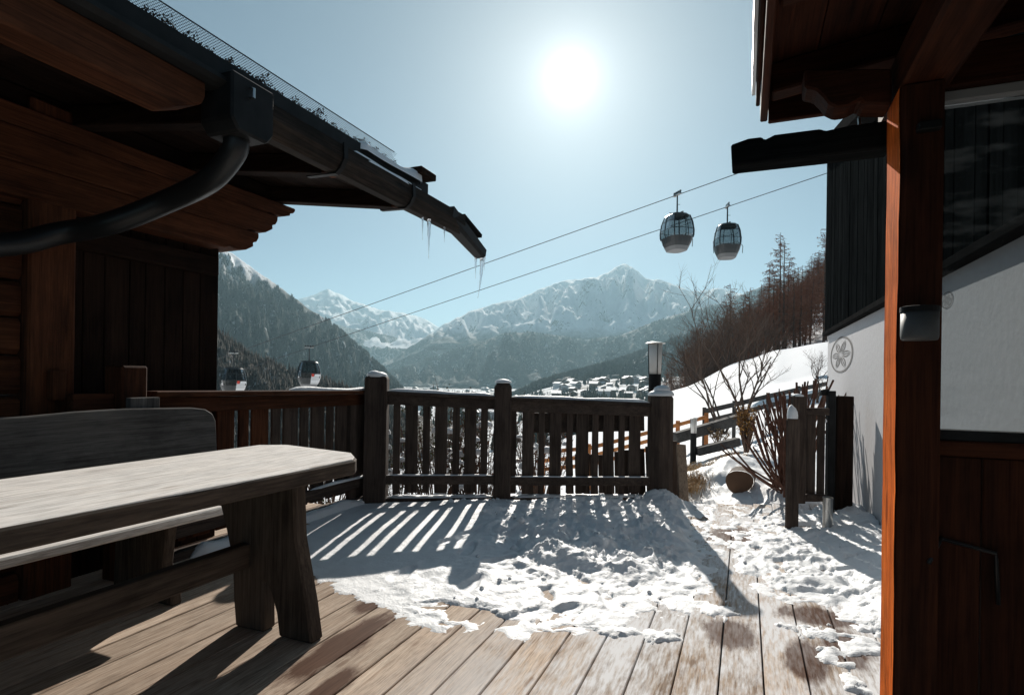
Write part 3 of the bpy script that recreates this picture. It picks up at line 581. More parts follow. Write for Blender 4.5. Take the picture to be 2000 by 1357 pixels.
for i, (a, b) in enumerate(((-150, -95), (-60, 65), (105, 217), (250, 312), (335, 442), (468, 522), (545, 637), (657, 706), (729, 811), (832, 873), (892, 966), (982, 1026))):
    w = (i / 11); rb(side_box(c4(a), c4(b), .10, zb_ + (zc - zb_) * w - .045, -.05, -.026), 'slat', W_fence('Z') if i > 4 else W_cabin('Z'), bevel=.003)
y0, y1 = PX(238, 800, FX + .08).y, PX(289, 800, FX + .08).y; zt = PX(262, 714, FX + .08).z
rb(MB().box(FX - .08, FX + .08, y0, y1, -.1, zt), 'post', W_cabin('Z'), bevel=.012)
rb(MB().box(FX - .03, FX + .02, PX(138, 800, FX).y, y0 - .002, PX(200, 800, FX).z, PX(200, 768, FX).z), 'short_rail', W_cabin('Y'), bevel=.004)
rb(MB().box(FX - .03, FX + .02, PX(682, 800, FX).y, PX(709, 800, FX).y, -.05, zc - .045), 'end_board', W_fence('Z'), bevel=.004)
tag(snow_r.build('railing_snow', SNOW, smooth=True), 'thin snow lying along the balustrade rails and post tops', 'snow', kind='stuff')

# ------------------------------------------------------------------ table and bench
table = empty('table', (-2.05, 2.0, 0), label='long plank table with pale sunlit top and carved slab legs on the deck', cat='table')
def tb(m, name, mat, par=None, **k):
    par = par or table; L = par.location; m.v = [(p[0] - L[0], p[1] - L[1], p[2] - L[2]) for p in m.v]; return m.build(name, mat, par, **k)
TZ = .81
near = [PZ(x, y, TZ) for x, y in ((697, 891), (694, 896), (560, 924), (440, 947), (0, 1031))]; far = [PZ(x, y, TZ) for x, y in ((560, 867), (507, 868), (440, 875), (0, 934))]
end = [PZ(690, 884, TZ)]
nx = near[-1].x - (near[-2].x - near[-1].x) * .6; fx = (far[-1].x + far[-2].x) / 2
top = [(nx, -1.3)] + [tuple(p[:2]) for p in reversed(near)] + [tuple(p[:2]) for p in end] + [tuple(p[:2]) for p in far[:2]] + [(fx + .0, 1.5), (fx - .006, .4), (fx, -1.3)]
tt = tb(MB().prism(top, 'Z', TZ - .068, TZ - .004), 'table_top', W_leg('Y'), bevel=.006, warp=.0025)  # dark aged body; shade on the front edge is put into its colour
cx_ = sum(p[0] for p in top) / len(top); tin = [(p[0] + (.007 if p[0] < cx_ else -.007), p[1] - (.006 if p[1] > 1.5 else 0)) for p in top]
tb(MB().prism(tin, 'Z', TZ - .012, TZ), 'sunlit_surface', W_top('Y'), None, bevel=.003, warp=.0025).parent = tt; bpy.data.objects['sunlit_surface'].location = (0, 0, 0)  # thin pale skin on the slab, coloured as sunlit and frosty
ly = PZ(590, 1244).y; L = [PY(x, y, ly) for x, y in ((586, 935), (590, 1050), (602, 1120), (612, 1180), (621, 1246), (556, 1246), (551, 1190), (541, 1152), (532, 1132), (526, 1131), (526, 1160), (527, 1215), (472, 1220), (468, 1160), (466, 1090), (452, 1020), (438, 965))]
out = [(p.x, 0.0005 if p.z < .06 else min(p.z, TZ - .069)) for p in L]
def leg_slab(y): tb(MB().prism(out, 'Y', y - .04, y + .04), 'leg', W_leg('Z'), bevel=.012)
leg_slab(ly); leg_slab(-.6)
sx = PY(500, 1070, ly).x - .02; sz = PY(505, 1078, ly).z
tb(MB().box(sx - .03, sx + .03, -.56, ly - .041, sz - .06, sz + .05), 'stretcher', W_leg('Y'), bevel=.006)
bench = empty('bench', (-2.9, 2.0, 0), label='grey plank bench with a tall rounded backrest standing behind the table', cat='bench')
bx = PZ(437, 990, .45).x
b0 = PZ(0, 1092, .45); b1 = PZ(437, 990, .45)
kx = (b1.x - b0.x) / (b1.y - b0.y)
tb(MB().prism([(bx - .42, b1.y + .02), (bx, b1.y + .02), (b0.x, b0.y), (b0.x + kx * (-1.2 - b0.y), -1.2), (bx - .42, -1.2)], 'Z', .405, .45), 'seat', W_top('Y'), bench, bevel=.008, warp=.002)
BX = bx - .44
bo = [PX(x, y, BX) for x, y in ((0, 816), (60, 813), (150, 804), (250, 798), (380, 796), (403, 799), (417, 808), (423, 822), (426, 880), (428, 940))]
prof = [(-1.2, bo[0].z + .01)] + [(p.y, p.z) for p in bo] + [(bo[-1].y - .03, .50), (-1.2, .50)]
tb(MB().prism(prof, 'X', BX - .05, BX - .005), 'backrest', W_grey('Y'), bench, bevel=.006)
def bench_leg(y):
    o = [(bx - .06, .40), (bx - .09, .2), (bx - .03, .07), (bx - .02, 0.001), (bx - .14, .001), (bx - .2, .12), (bx - .3, .12), (bx - .36, .001), (bx - .48, .001), (bx - .46, .5), (bx - .44, .62), (bx - .39, .62), (bx - .37, .404)]
    tb(MB().prism(o, 'Y', y - .03, y + .03), 'leg', W_leg('Z'), bench, bevel=.008)
bench_leg(PZ(385, 1190).y); bench_leg(-.7)
sp = PX(285, 800, BX - .06); tb(MB().box(BX - .10, BX - .055, sp.y - .09, sp.y + .08, .5, PX(285, 776, BX - .06).z), 'back_post', W_grey('Z'), bench, bevel=.004)
# ------------------------------------------------------------------ log cabin beside the deck
XW = -3.5
cabin = empty('log_cabin', (XW, 1.0, 0), label='dark old log cabin with deep carved eaves and long gutter beside the deck', cat='cabin')
def cb(m, name, mat, par=None, **k):
    L = cabin.location; m.v = [(p[0] - L[0], p[1] - L[1], p[2] - L[2]) for p in m.v]; return m.build(name, mat, par or cabin, **k)
y_p0, y_p1 = PX(58, 500, XW + .06).y, PX(152, 500, XW + .06).y; y_end = PX(430, 600, XW - .07).y
pz = PX(110, 205, XW + .06).z
cb(MB().box(XW - .12, XW + .06, y_p0, y_p1, -.05, pz), 'corner_post', W_cabin('Z'), bevel=.012, warp=.003)
t0, t1 = PX(98, 722, XW + .09), PX(128, 782, XW + .09)
cb(MB().box(XW + .058, XW + .10, t0.y, t1.y, t1.z, t0.z), 'tenon_block', W_cabin('Z'), bevel=.008)
zs = [-.05]
while zs[-1] < 2.5: zs.append(zs[-1] + random.uniform(.17, .21))
for a, b in zip(zs[:-1], zs[1:]):
    o = random.uniform(-.012, .012); n = [(XW - .15, a), (XW + .0 + o, a + .006), (XW + .022 + o, a + .03), (XW + .022 + o, b - .03), (XW + .0 + o, b - .006), (XW - .15, b)]
    cb(MB().prism(n, 'Y', -2.6, y_p0 - .012), 'wall_log', W_cabin('Y'), warp=.003)
# boarded wall between the post and the gable corner
y = y_p1 + .004; zt = 2.32
while y < y_end - .02:
    w = min(random.uniform(.10, .16), y_end - y); cb(MB().box(XW - .13 + random.uniform(-.006, .006), XW - .07, y, y + w - .005, -.6, zt), 'wall_board', W_old('Z'), bevel=.004); y += w
cb(MB().box(XW - .3, XW - .131, y_p1, y_end - .01, -.6, zt), 'wall_backing', W_old('Z'))
hb0, hb1 = PX(290, 470, XW).z, PX(290, 512, XW).z
cb(MB().box(XW - .068, XW + .0, y_p1 + .003, PX(429, 500, XW).y, hb1, hb0), 'wall_beam', W_old('Y'), bevel=.008)
cb(MB().box(XW - 3.2, XW - .3, y_end - .12, y_end, -.8, 2.5), 'gable_wall', W_old('Z'))
# stacked wall plates with carved heads
XP = XW + .06
def plate(ztop, zbot, nose, xw, name='purlin'):
    yn = nose; h = ztop - zbot
    o = [(-2.4, zbot), (yn - .30, zbot), (yn - .26, zbot + h * .10), (yn - .20, zbot - h * .0 + h * .04), (yn - .12, zbot + h * .12), (yn - .05, zbot + h * .36), (yn - .055, zbot + h * .52), (yn - .02, zbot + h * .60), (yn, zbot + h * .8), (yn, ztop), (-2.4, ztop)]
    cb(MB().prism(o, 'X', XP - xw, XP + .02), name, W_cabin('Y'), bevel=.006, warp=.002)
e1, e2, e3 = PX(573, 408, XP), PX(538, 455, XP), PX(490, 484, XP)
zA = e1.z; zB = PX(560, 430, XP).z; zC = PX(520, 462, XP).z; zD = PX(430, 482, XP).z
plate(zA, zB + .004, e1.y, .20); plate(zB, zC + .004, e2.y + .01, .22); plate(zC, zD, e3.y + .06, .24)
for i, zz in enumerate((zA + .02,)):
    cb(MB().box(XW - .2, XW + .03, -2.4, e1.y - .1, zA + .004, zA + .12), 'wall_plate', W_old('Y'), bevel=.01)
# roof: rafters, soffit boards, cover
XG = -2.18; SL = .14
def zr(x): return zA + .012 - SL * (x - XW) + .0           # underside of the rafters
for y in [3.46, 2.74, 2.02, 1.3, .58, -.14, -.86, -1.6]:
    p0, p1 = (XW - 2.2, y, zr(XW - 2.2) + .055), (XG - .15, y, zr(XG - .15) + .055)
    r_ = cb(MB().beam(p0, p1, .10, .11), 'rafter', W_old('X'), bevel=.006)
    ex = XG - .15; tail = [(ex - .02, zr(ex) + .10), (ex + .06, zr(ex) + .09), (ex + .09, zr(ex) + .05), (ex + .05, zr(ex) + .03), (ex + .03, zr(ex)), (ex - .02, zr(ex))]
    cb(MB().prism(tail, 'Y', y - .05, y + .05), 'rafter_tail', W_cabin('X'), r_, bevel=.004)
x = XG - .1
while x > XW - 2.2:
    w = random.uniform(.16, .21); x2 = x - w + .005; z1, z2 = zr(x) + .115, zr(x2) + .115
    m = MB(); m.add([(x, -2.5, z1), (x2, -2.5, z2), (x2, 3.66, z2), (x, 3.66, z1), (x, -2.5, z1 + .026), (x2, -2.5, z2 + .026), (x2, 3.66, z2 + .026), (x, 3.66, z1 + .026)], [(0, 1, 2, 3), (7, 6, 5, 4), (0, 4, 5, 1), (1, 5, 6, 2), (2, 6, 7, 3), (3, 7, 4, 0)])
    cb(m, 'soffit_board', W_old('Y')); x -= w
xa, xb = XG + .0, XW - 2.3; m = MB()
m.add([(xa - .1, -2.6, zr(xa) + .155), (xb, -2.6, zr(xb) + .145), (xb, 3.82, zr(xb) + .145), (xa - .1, 3.82, zr(xa) + .155), (xa - .1, -2.6, zr(xa) + .19), (xb, -2.6, zr(xb) + .20), (xb, 3.82, zr(xb) + .20), (xa - .1, 3.82, zr(xa) + .19)], [(0, 1, 2, 3), (7, 6, 5, 4), (0, 4, 5, 1), (1, 5, 6, 2), (2, 6, 7, 3), (3, 7, 4, 0)])
cb(m, 'roof_cover', DARK_METAL)
t = PX(830, 345, XG - .05); cb(MB().box(XG - .12, XG + .02, t.y - .16, t.y + .05, t.z - .03, t.z + .02), 'verge_board', W_old('X'), bevel=.006)
# fascia beam, gutter, hopper, spout
zlip = PX(700, 300, XG).z
yb = PX(402, 200, XG - .06).y; zbb = PX(368, 217, XG - .06).z
o = [(-2.5, zbb), (yb - .14, zbb), (yb - .02, zbb + .06), (yb, zbb + .10), (yb, zlip - .04), (-2.5, zlip - .04)]
cb(MB().prism(o, 'X', XG - .22, XG - .06), 'eaves_beam', W_cabin('Y'), bevel=.008, warp=.002)
def trough(y0, y1, zl, name, mat, w=.15, d=.15, th=.012, inner=True):
    o = [(XG, zl), (XG + .004, zl - d * .5), (XG - .02, zl - d * .82), (XG - .05, zl - d), (XG - w + .04, zl - d), (XG - w + .01, zl - d * .8), (XG - w, zl), (XG - w + th, zl), (XG - w + .02, zl - d * .78), (XG - w + .046, zl - d + th), (XG - .052, zl - d + th), (XG - .032, zl - d * .78), (XG - th, zl - d * .5), (XG - th, zl)]
    return cb(MB().prism(o, 'Y', y0, y1), name, mat)
def gutter_mat():
    mt, nd, lk, b = new_mat('weathered_gutter'); c, h, *_ = wood_nodes(nd, lk, (.02, .018, .017), (.06, .045, .035), (.009, .008, .008), 'Y', 1.2, .2)
    lk.new(c, b.inputs['Base Color']); b.inputs['Roughness'].default_value = .7; b.inputs['Specular IOR Level'].default_value = .05; return mt
GUT = gutter_mat()
yh0, yh1 = PX(442, 200, XG).y, PX(526, 200, XG).y
gut = trough(yh1 - .02, 4.24, zlip, 'gutter', GUT); trough(-2.5, yh0 + .02, zlip, 'gutter', BLACK_METAL, d=.045)
for px, py in ((672, 300), (806, 365)):
    y = PX(px, py, XG).y; o = [(XG + .006, zlip + .01), (XG + .01, zlip - .08), (XG - .018, zlip - .128), (XG - .05, zlip - .154), (XG - .16, zlip - .156), (XG - .26, zlip - .15), (XG - .26, zlip - .158), (XG - .05, zlip - .164), (XG - .012, zlip - .136), (XG + .018, zlip - .082), (XG + .014, zlip + .01)]
    cb(MB().prism(o, 'Y', y - .017, y + .017), 'strap', BLACK_METAL, gut)
s0, s1 = Vector((XG - .075, 4.02, zlip - .03)), PX(938, 497, XG - .075)
m = MB(); w, hh = .145, .10; d = (s1 - s0).normalized(); up = Vector((1, 0, 0)).cross(d).normalized()
up = up if up.z > 0 else -up
vs = [c + Vector((sx * w / 2 * f, 0, 0)) + up * (sz * hh / 2 * f) for c, f in ((s0, 1.1), (s1, .8)) for sx, sz in ((-1, 1), (-1, -.6), (-.6, -1), (.6, -1), (1, -.6), (1, 1))]
m.add(vs, [(i, (i + 1) % 6, (i + 1) % 6 + 6, i + 6) for i in range(5)] + [(5, 0, 6, 11)]); m.add([v * 1.0 for v in vs[:6]], [tuple(range(6))])
cb(m, 'spout', BLACK_METAL, gut)
cpt = PX(915, 440, XG - .03); cb(MB().beam(cpt + Vector((0, -.12, .05)), cpt + Vector((0, .22, -.045)), .05, .03), 'spout_flap', DARK_METAL, gut)
zh0, zh1 = PX(480, 262, XG + .03).z, PX(480, 150, XG + .03).z
o = [(yh0, zh1), (yh1, zh1), (yh1, zh0 + .05), (yh1 - .04, zh0), (yh0 + .04, zh0), (yh0, zh0 + .05)]
hop = cb(MB().prism(o, 'X', XG - .17, XG + .035), 'hopper', BLACK_METAL, bevel=.01)
bt = PX(490, 180, XG + .04); cb(MB().tube([bt + Vector((-.004, 0, .02)), bt + Vector((.02, 0, .01)), bt + Vector((.02, 0, -.03)), bt + Vector((-.004, 0, -.03))], .007, 6), 'bolt', STEEL, hop)
# down pipe sweeping back to the wall
A = Vector((XG - .07, (yh0 + yh1) / 2, zh0 + .02)); W1 = PX(120, 455, XW + .20); W2 = PX(-60, 480, XW + .12)
B1 = PX(455, 300, XG - .1); B2 = PX(410, 352, XG - .28); B3 = PX(330, 392, XG - .62); B4 = PX(220, 435, XW + .45)
ctl = [A, B1, B2, B3, B4, W1, W2, Vector((XW + .1, .4, W2.z - .15)), Vector((XW + .1, -2.4, W2.z - .6))]
def catmull(P, k=7):
    P = [P[0] * 2 - P[1]] + list(P) + [P[-1] * 2 - P[-2]]; out = []
    for i in range(1, len(P) - 2):
        for j in range(k):
            t = j / k; a, b, c, d = P[i - 1], P[i], P[i + 1], P[i + 2]; out.append(.5 * (2 * b + (c - a) * t + (2 * a - 5 * b + 4 * c - d) * t * t + (3 * b - a - 3 * c + d) * t ** 3))
    return out + [P[-2]]
PIPE = plain('black_pipe', (.010, .011, .012), .4, 0, spec=.35)
cb(MB().tube(catmull(ctl), .058, 16), 'downpipe', PIPE, smooth=True)
# leaf guard: a strip of fine diamond mesh standing along the roof edge, with litter caught behind it
gz0, gz1 = zlip + .108, PX(600, 187, XG - .07).z; gm = MB(); step = .021; hgt = gz1 - gz0; y = -.2
def sl(y0, z0, y1, z1):
    w = .0013; x = XG - .07; gm.add([(x, y0 - w, z0), (x, y0 + w, z0), (x, y1 + w, z1), (x, y1 - w, z1)], [(0, 1, 2, 3)])
while y < 3.25:
    sl(y, gz0, y + hgt, gz1); sl(y + hgt, gz0, y, gz1); y += .0135
gm.box(XG - .073, XG - .067, -.2, 3.3, gz1 - .003, gz1); cb(gm, 'leaf_guard', BLACK_METAL)
lm = MB(); r = random.Random(5)
for i in range(7000):
    y = r.uniform(-.3, 3.35); hmax = .022 + .06 * max(0, .5 + .5 * math.sin(y * 9.1) * math.sin(y * 23.3 + 1) + .25 * math.sin(y * 61)); z = gz0 - .012 + r.random() * hmax; x = XG - .1 + r.uniform(-.04, .024); s = r.uniform(.003, .0085)
    a, b_ = r.uniform(0, 6.28), r.uniform(0, 6.28); u = Vector((math.cos(a) * math.cos(b_), math.sin(a) * math.cos(b_), math.sin(b_))) * s; v = u.orthogonal().normalized() * s * .6; c = Vector((x, y, z)); lm.add([c - u, c + v, c + u, c - v], [(0, 1, 2, 3)])
lo = cb(lm, 'roof_litter', plain('dry_needles', (.045, .03, .02), .9)); tag(lo, kind='stuff')
cb(MB().box(XG - .16, XG - .05, -2.5, 3.72, zlip - .02, gz0 - .005), 'roof_edge', BLACK_METAL)
sn = MB(); snow_strip(sn, (XG - .09, PX(712, 290, XG).y, zlip + .07), (XG - .09, PX(838, 350, XG).y - .02, zlip + .07), .16, .11, 3.1, 26); snow_strip(sn, (XG - .03, PX(690, 300, XG).y, zlip - .008), (XG - .03, PX(832, 380, XG).y, zlip - .008), .07, .035, 5.2, 30)
tag(sn.build('roof_snow', SNOW, smooth=True), 'strip of snow left on the cabin roof edge and gutter', 'snow', kind='stuff')
def icicle(c, L, r, label, lean=0.0):
    m = MB(); pts = []; rr = []
    for i in range(9):
        t = i / 8; pts.append(Vector((0, lean * L * t * t, -L * t))); rr.append(max(.0012, r * (1 - t) ** 1.1 * (1 + .18 * math.sin(t * 21))))
    m.tube(pts, rr, 8); o = m.build('icicle', ICE, smooth=True); o.location = c; tag(o, label, 'icicle', 'icicles on the cabin gutter')
tip = s1
icicle(tip + Vector((.02, -.005, -.03)), .38, .02, 'longest icicle hanging from the tip of the gutter spout', -.2)
icicle(tip + Vector((-.035, -.02, -.03)), .19, .012, 'short icicle beside the longest one on the gutter spout')
icicle(tip + Vector((.045, -.01, -.028)), .12, .012, 'stubby icicle on the outer corner of the gutter spout')
i1 = PX(838, 444, XG - .06); i1.z = zlip - .147; icicle(i1, .30, .016, 'icicle hanging under the second gutter strap beyond the roof end')
icicle(i1 + Vector((-.02, -.06, 0)), .17, .008, 'thin little icicle next to the one under the gutter strap'); i2 = PX(868, 462, XG - .06); i2.z = zlip - .147; icicle(i2, .12, .008, 'tiny icicle under the gutter shortly before the spout')

# ------------------------------------------------------------------ white house with dark upper cladding
XH = .957
house = empty('house', (XH, 5.0, 0), label='white rendered house with black vertical cladding above a sloping dark ledge', cat='house')
def hb(m, name, mat, par=None, **k):
    L = house.location; m.v = [(p[0] - L[0], p[1] - L[1], p[2] - L[2]) for p in m.v]; return m.build(name, mat, par or house, **k)
RENDER = plain('white_render', (.55, .55, .565), .9, spec=.05, nscale=22, namp=.04, bump=.25)
yh = PX(1617, 660, XH).y; zl_ = PX(1620, 655, XH).z
hb(MB().box(XH, XH + 4.5, -.8, yh, -.9, zl_), 'wall', RENDER)
hb(MB().box(XH - .06, XH + 4.5, -.8, yh + .05, zl_ + .002, zl_ + .05), 'ledge', DARK_METAL, bevel=.006)
XC = XH - .025; yk = PX(1612, 500, XC).y
pa, pb = PX(1612, 318, XC), PX(1705, 240, XC)
def ztop(y): return pa.z + (pb.z - pa.z) * (y - pa.y) / (pb.y - pa.y)
y = -.8
while y < yk - .01:
    w = min(.145, yk - y); dx = random.uniform(-.004, .004)
    m = MB(); x0_, x1_ = XC + dx, XH + .03; ya_, yb_ = y, y + w - .006
    m.add([(x0_, ya_, zl_ + .052), (x1_, ya_, zl_ + .052), (x1_, yb_, zl_ + .052), (x0_, yb_, zl_ + .052), (x0_, ya_, ztop(ya_)), (x1_, ya_, ztop(ya_)), (x1_, yb_, ztop(yb_)), (x0_, yb_, ztop(yb_))], [(0, 1, 2, 3), (7, 6, 5, 4), (0, 4, 5, 1), (1, 5, 6, 2), (2, 6, 7, 3), (3, 7, 4, 0)])
    hb(m, 'cladding_board', W_black('Z'), bevel=.004); y += w
m = MB(); m.add([(XH + .031, -.8, zl_ + .052), (XH + 4.4, -.8, zl_ + .052), (XH + 4.4, yk - .02, zl_ + .052), (XH + .031, yk - .02, zl_ + .052), (XH + .031, -.8, ztop(-.8) - .01), (XH + 4.4, -.8, ztop(-.8) - .01), (XH + 4.4, yk - .02, ztop(yk) - .01), (XH + .031, yk - .02, ztop(yk) - .01)], [(0, 1, 2, 3), (7, 6, 5, 4), (0, 4, 5, 1), (1, 5, 6, 2), (2, 6, 7, 3), (3, 7, 4, 0)]); hb(m, 'upper_storey', W_black('Z'))
m = MB(); m.beam((XH + 2.1, -.9, ztop(-.9) + .06), (XH + 2.1, yk + .12, ztop(yk + .12) + .06), 4.6, .10); hb(m, 'roof', DARK_METAL)
INK = plain('painted_ornament', (.07, .07, .072), .8, nscale=60, namp=.3)
def rosette(c, r, ry):
    m = MB(); x = XH - .003; n = 48
    for r0, r1 in ((.90, 1.0),):
        rows = [[(x, c.y + ry * q * math.cos(6.2832 * k / n), c.z + r * q * math.sin(6.2832 * k / n)) for k in range(n + 1)] for q in (r0, r1)]; m.grid(rows)
    for k in range(6):
        a = 6.2832 * k / 6 + .52 * 0; d = (math.cos(a), math.sin(a)); e = (-d[1], d[0]); pts_o, pts_i = [], []
        for j in range(13):
            t = j / 12; w = .17 * math.sin(math.pi * t); cx = .06 + .80 * t
            for lst, ww in ((pts_o, w), (pts_i, w * .62)): lst.append((cx, ww))
        for sg in (1, -1):
            m.grid([[(x, c.y + ry * (d[0] * p[0] + e[0] * sg * p[1]), c.z + r * (d[1] * p[0] + e[1] * sg * p[1])) for p in L_] for L_ in (pts_o, pts_i)])
        m.grid([[(x, c.y + ry * (d[0] * p[0] + e[0] * s_), c.z + r * (d[1] * p[0] + e[1] * s_)) for p in pts_o[2:-2]] for s_ in (-.02, .02)])
    return hb(m, 'painted_rosette', INK)
rc = PX(1642, 693, XH); re = PX(1664, 693, XH); rl = PX(1621, 693, XH); rosette(rc, PX(1642, 658, XH).z - rc.z, abs(rl.y - re.y) / 2)
rc2 = PX(1850, 586, XH); rosette(rc2, .042, .09)

# ------------------------------------------------------------------ porch: post, glazed screen, roof
porch = empty('porch', (.45, 1.95, 0), label='stained timber porch with glazed wind screen and low carved roof edge', cat='porch')
def pb_(m, name, mat, par=None, **k):
    L = porch.location; m.v = [(p[0] - L[0], p[1] - L[1], p[2] - L[2]) for p in m.v]; return m.build(name, mat, par or porch, **k)
PFY, PXL, PBY = 1.895, .40, 2.07
def EK(z): return float(fbm(np.array([z * 2.3]), np.array([.5]), 4, 91)[0]) * .0045
xr = PY(1837, 800, PFY).x
m = MB(); rows = []
for i in range(49):
    z = 2.03 * i / 48; k = EK(z)
    rows.append([(PXL + .012 + k, PFY, z), (PXL + k, PFY + .014, z), (PXL + k * .5, PBY - .014, z), (PXL + .012, PBY, z), (xr, PBY, z), (xr, PFY, z), (PXL + .012 + k, PFY, z)])
m.grid(rows); m.add([rows[-1][j] for j in range(6)], [tuple(range(6))]); pst = pb_(m, 'post', W_porch('Z'))
W_edge = wood('sunlit_orange_edge', (.60, .12, .02), (.74, .19, .035), (.10, .018, .006), 'Z', s=1.5, spec=.02, bump=.8)  # brighter orange: sunlight on this post face put into the colour
pb_(MB().grid([[(PXL + EK(z) - .003, PFY + .010, z), (PXL + .5 * EK(z) - .003, PBY - .006, z)] for z in [2.03 * i / 48 for i in range(49)]]), 'sunlit_edge', W_edge, pst)  # thin skin over the post's left face, painted as sunlit
zs_ = PY(1840, 838, PBY - .06).z; zt_ = PY(1840, 208, PBY - .06).z; SY = PBY - .06
x = xr + .002; k = 0
while x < .94:
    w = min((.125, .14, .11)[k % 3], .94 - x); pb_(MB().box(x, x + w - .004, SY - .02 + .002 * (k % 2), SY + .02, .02, zs_ - .075), 'panel_board', W_porch('Z'), bevel=.004); x += w; k += 1
pb_(MB().box(xr + .002, .945, SY - .035, SY + .03, zs_ - .073, zs_ - .03), 'panel_rail', W_porch('X'), bevel=.005)
pb_(MB().box(xr + .002, .945, SY - .03, SY + .03, zs_ - .029, zs_), 'sill', BLACK_METAL, bevel=.003)
GLASS = glass_mat('dusty_pane', (.66, .69, .70), .01, dirt=.13)
pb_(MB().box(xr + .003, .945, SY - .003, SY + .003, zs_ + .001, zt_ - .001), 'pane', GLASS)
pb_(MB().box(xr + .002, .945, SY - .03, SY + .03, zt_, zt_ + .03), 'head_rail', plain('grey_frame', (.25, .25, .25), .6), bevel=.003)
pb_(MB().box(xr + .002, .945, SY - .05, SY + .05, zt_ + .031, zt_ + .15), 'lintel', W_porch('X'), bevel=.006)
pb_(MB().box(PXL + .0, xr + .03, -2.0, PBY + .16, 2.035, 2.165), 'eaves_beam', W_porch('Y'), bevel=.01)
cc = [PY(px, py, SY) for px, py in ((1735, 150), (1568, 150), (1569, 186), (1590, 190), (1604, 203), (1614, 216), (1630, 224), (1652, 221), (1668, 212), (1674, 208), (1680, 217), (1735, 218))]
pb_(MB().prism([(p.x, p.z) for p in cc], 'Y', SY - .05, SY + .05), 'carved_bracket', W_porch('X'), bevel=.006)
RY = 2.34; fz = 2.158
e = PY(1500, 243, RY); xe = e.x
pb_(MB().box(xe, 1.1, RY - .02, RY + .005, fz, fz + .13), 'fascia', W_porch('X'), bevel=.004)
pb_(MB().box(xe - .028, xe - .003, -2.4, RY - .022, fz + .0, fz + .10), 'edge_board', W_porch('Y'), bevel=.004)
pb_(MB().box(xe - .044, xe - .030, -2.4, RY - .06, fz + .045, fz + .12), 'edge_lath', W_porch('Y'), bevel=.003)
fl = plain('zinc_flashing', (.55, .56, .57), .35, .9)
pb_(MB().box(xe - .058, xe - .046, -2.4, RY - .10, fz + .07, fz + .20), 'flashing', fl)
for i in range(7):
    y = RY - .16 - i * .55; pb_(MB().beam((xe + .0, y, fz + .075), (1.1, y, fz + .215), .08, .10), 'rafter', W_porch('X'), bevel=.006)
x = xe
while x < 1.1:
    w = random.uniform(.13, .17); x2 = min(x + w - .004, 1.12); z1, z2 = fz + .13 + (x - xe) * .133, fz + .13 + (x2 - xe) * .133
    m = MB(); m.add([(x, -2.4, z1), (x2, -2.4, z2), (x2, RY - .022, z2), (x, RY - .022, z1), (x, -2.4, z1 + .02), (x2, -2.4, z2 + .02), (x2, RY - .022, z2 + .02), (x, RY - .022, z1 + .02)], [(0, 1, 2, 3), (7, 6, 5, 4), (0, 4, 5, 1), (1, 5, 6, 2), (2, 6, 7, 3), (3, 7, 4, 0)]); pb_(m, 'soffit_board', W_porch('Y')); x += w
m = MB(); m.beam((xe - .05, (RY - 2.4) / 2, fz + .175), (1.3, (RY - 2.4) / 2, fz + .355), RY + 2.4, .02, up=(0, 0, 1)); pb_(m, 'roof_cover', DARK_METAL)
# old gutter log projecting from the post
GY = 2.12; l0, l1 = PY(1428, 312, GY), PY(1735, 270, GY); o = []
ends = [PY(1428, 292, GY), PY(1462, 280, GY), PY(1488, 277, GY), PY(1492, 283, GY), PY(1512, 273, GY), PY(1600, 262, GY), PY(1608, 266, GY), PY(1660, 255, GY), PY(1735, 246, GY), PY(1735, 298, GY), PY(1600, 314, GY), PY(1430, 333, GY)]
pb_(MB().prism([(p.x, p.z) for p in ends], 'Y', GY - .045, GY + .045), 'gutter_log', W_black('X'), bevel=.005)
hk = PY(1679, 250, GY); pb_(MB().tube([hk, hk + Vector((-.002, 0, .03)), hk + Vector((.004, 0, .055)), hk + Vector((.006, 0, .10))], .005, 6), 'hook', STEEL)
cx = PY(1812, 700, PFY - .012).x
ca = PY(1840, 1052, SY - .03); cb2 = PY(1945, 1080, SY - .03); cb3 = PY(1950, 1180, SY - .03)
pb_(MB().tube([(cx + .01, PFY - .008, .70), ca + Vector((-.01, -.03, .01)), ca, ca.lerp(cb2, .6), cb2, cb2.lerp(cb3, .15), cb3], .0055, 8), 'cable', PIPE, smooth=True)
lt = PY(1822, 245, PFY - .02); pb_(MB().box(lt.x - .035, lt.x + .02, PFY - .03, PFY - .001, lt.z - .012, lt.z + .012), 'latch', BLACK_METAL, bevel=.003)
# steel ash bin fixed to the post
ac = PY(1799, 634, PFY - .062); ar = (PY(1838, 634, PFY - .062).x - PY(1762, 634, PFY - .062).x) / 2; ah0, ah1 = PY(1799, 664, PFY - .062).z, PY(1799, 600, PFY - .062).z
ash = empty('ash_bin', (ac.x, PFY - ar - .004, ah0), label='small round steel ash bin with black rim mounted on the porch post', cat='ash bin')
GREYM = plain('satin_grey_metal', (.085, .088, .09), .6, .3)
MB().lathe([(ar * .9, 0), (ar * .97, .004), (ar, .012), (ar, ah1 - ah0 - .012), (ar * .9, ah1 - ah0 - .012)], 28).build('body', GREYM, ash, smooth=True)
MB().lathe([(ar * .85, ah1 - ah0 - .013), (ar * 1.05, ah1 - ah0 - .012), (ar * 1.05, ah1 - ah0 + .002), (ar * .9, ah1 - ah0 + .004)], 28).build('rim', BLACK_METAL, ash)
MB().box(-.02, .02, ar * .7, ar + .004, .005, .05).build('bracket', BLACK_METAL, ash)
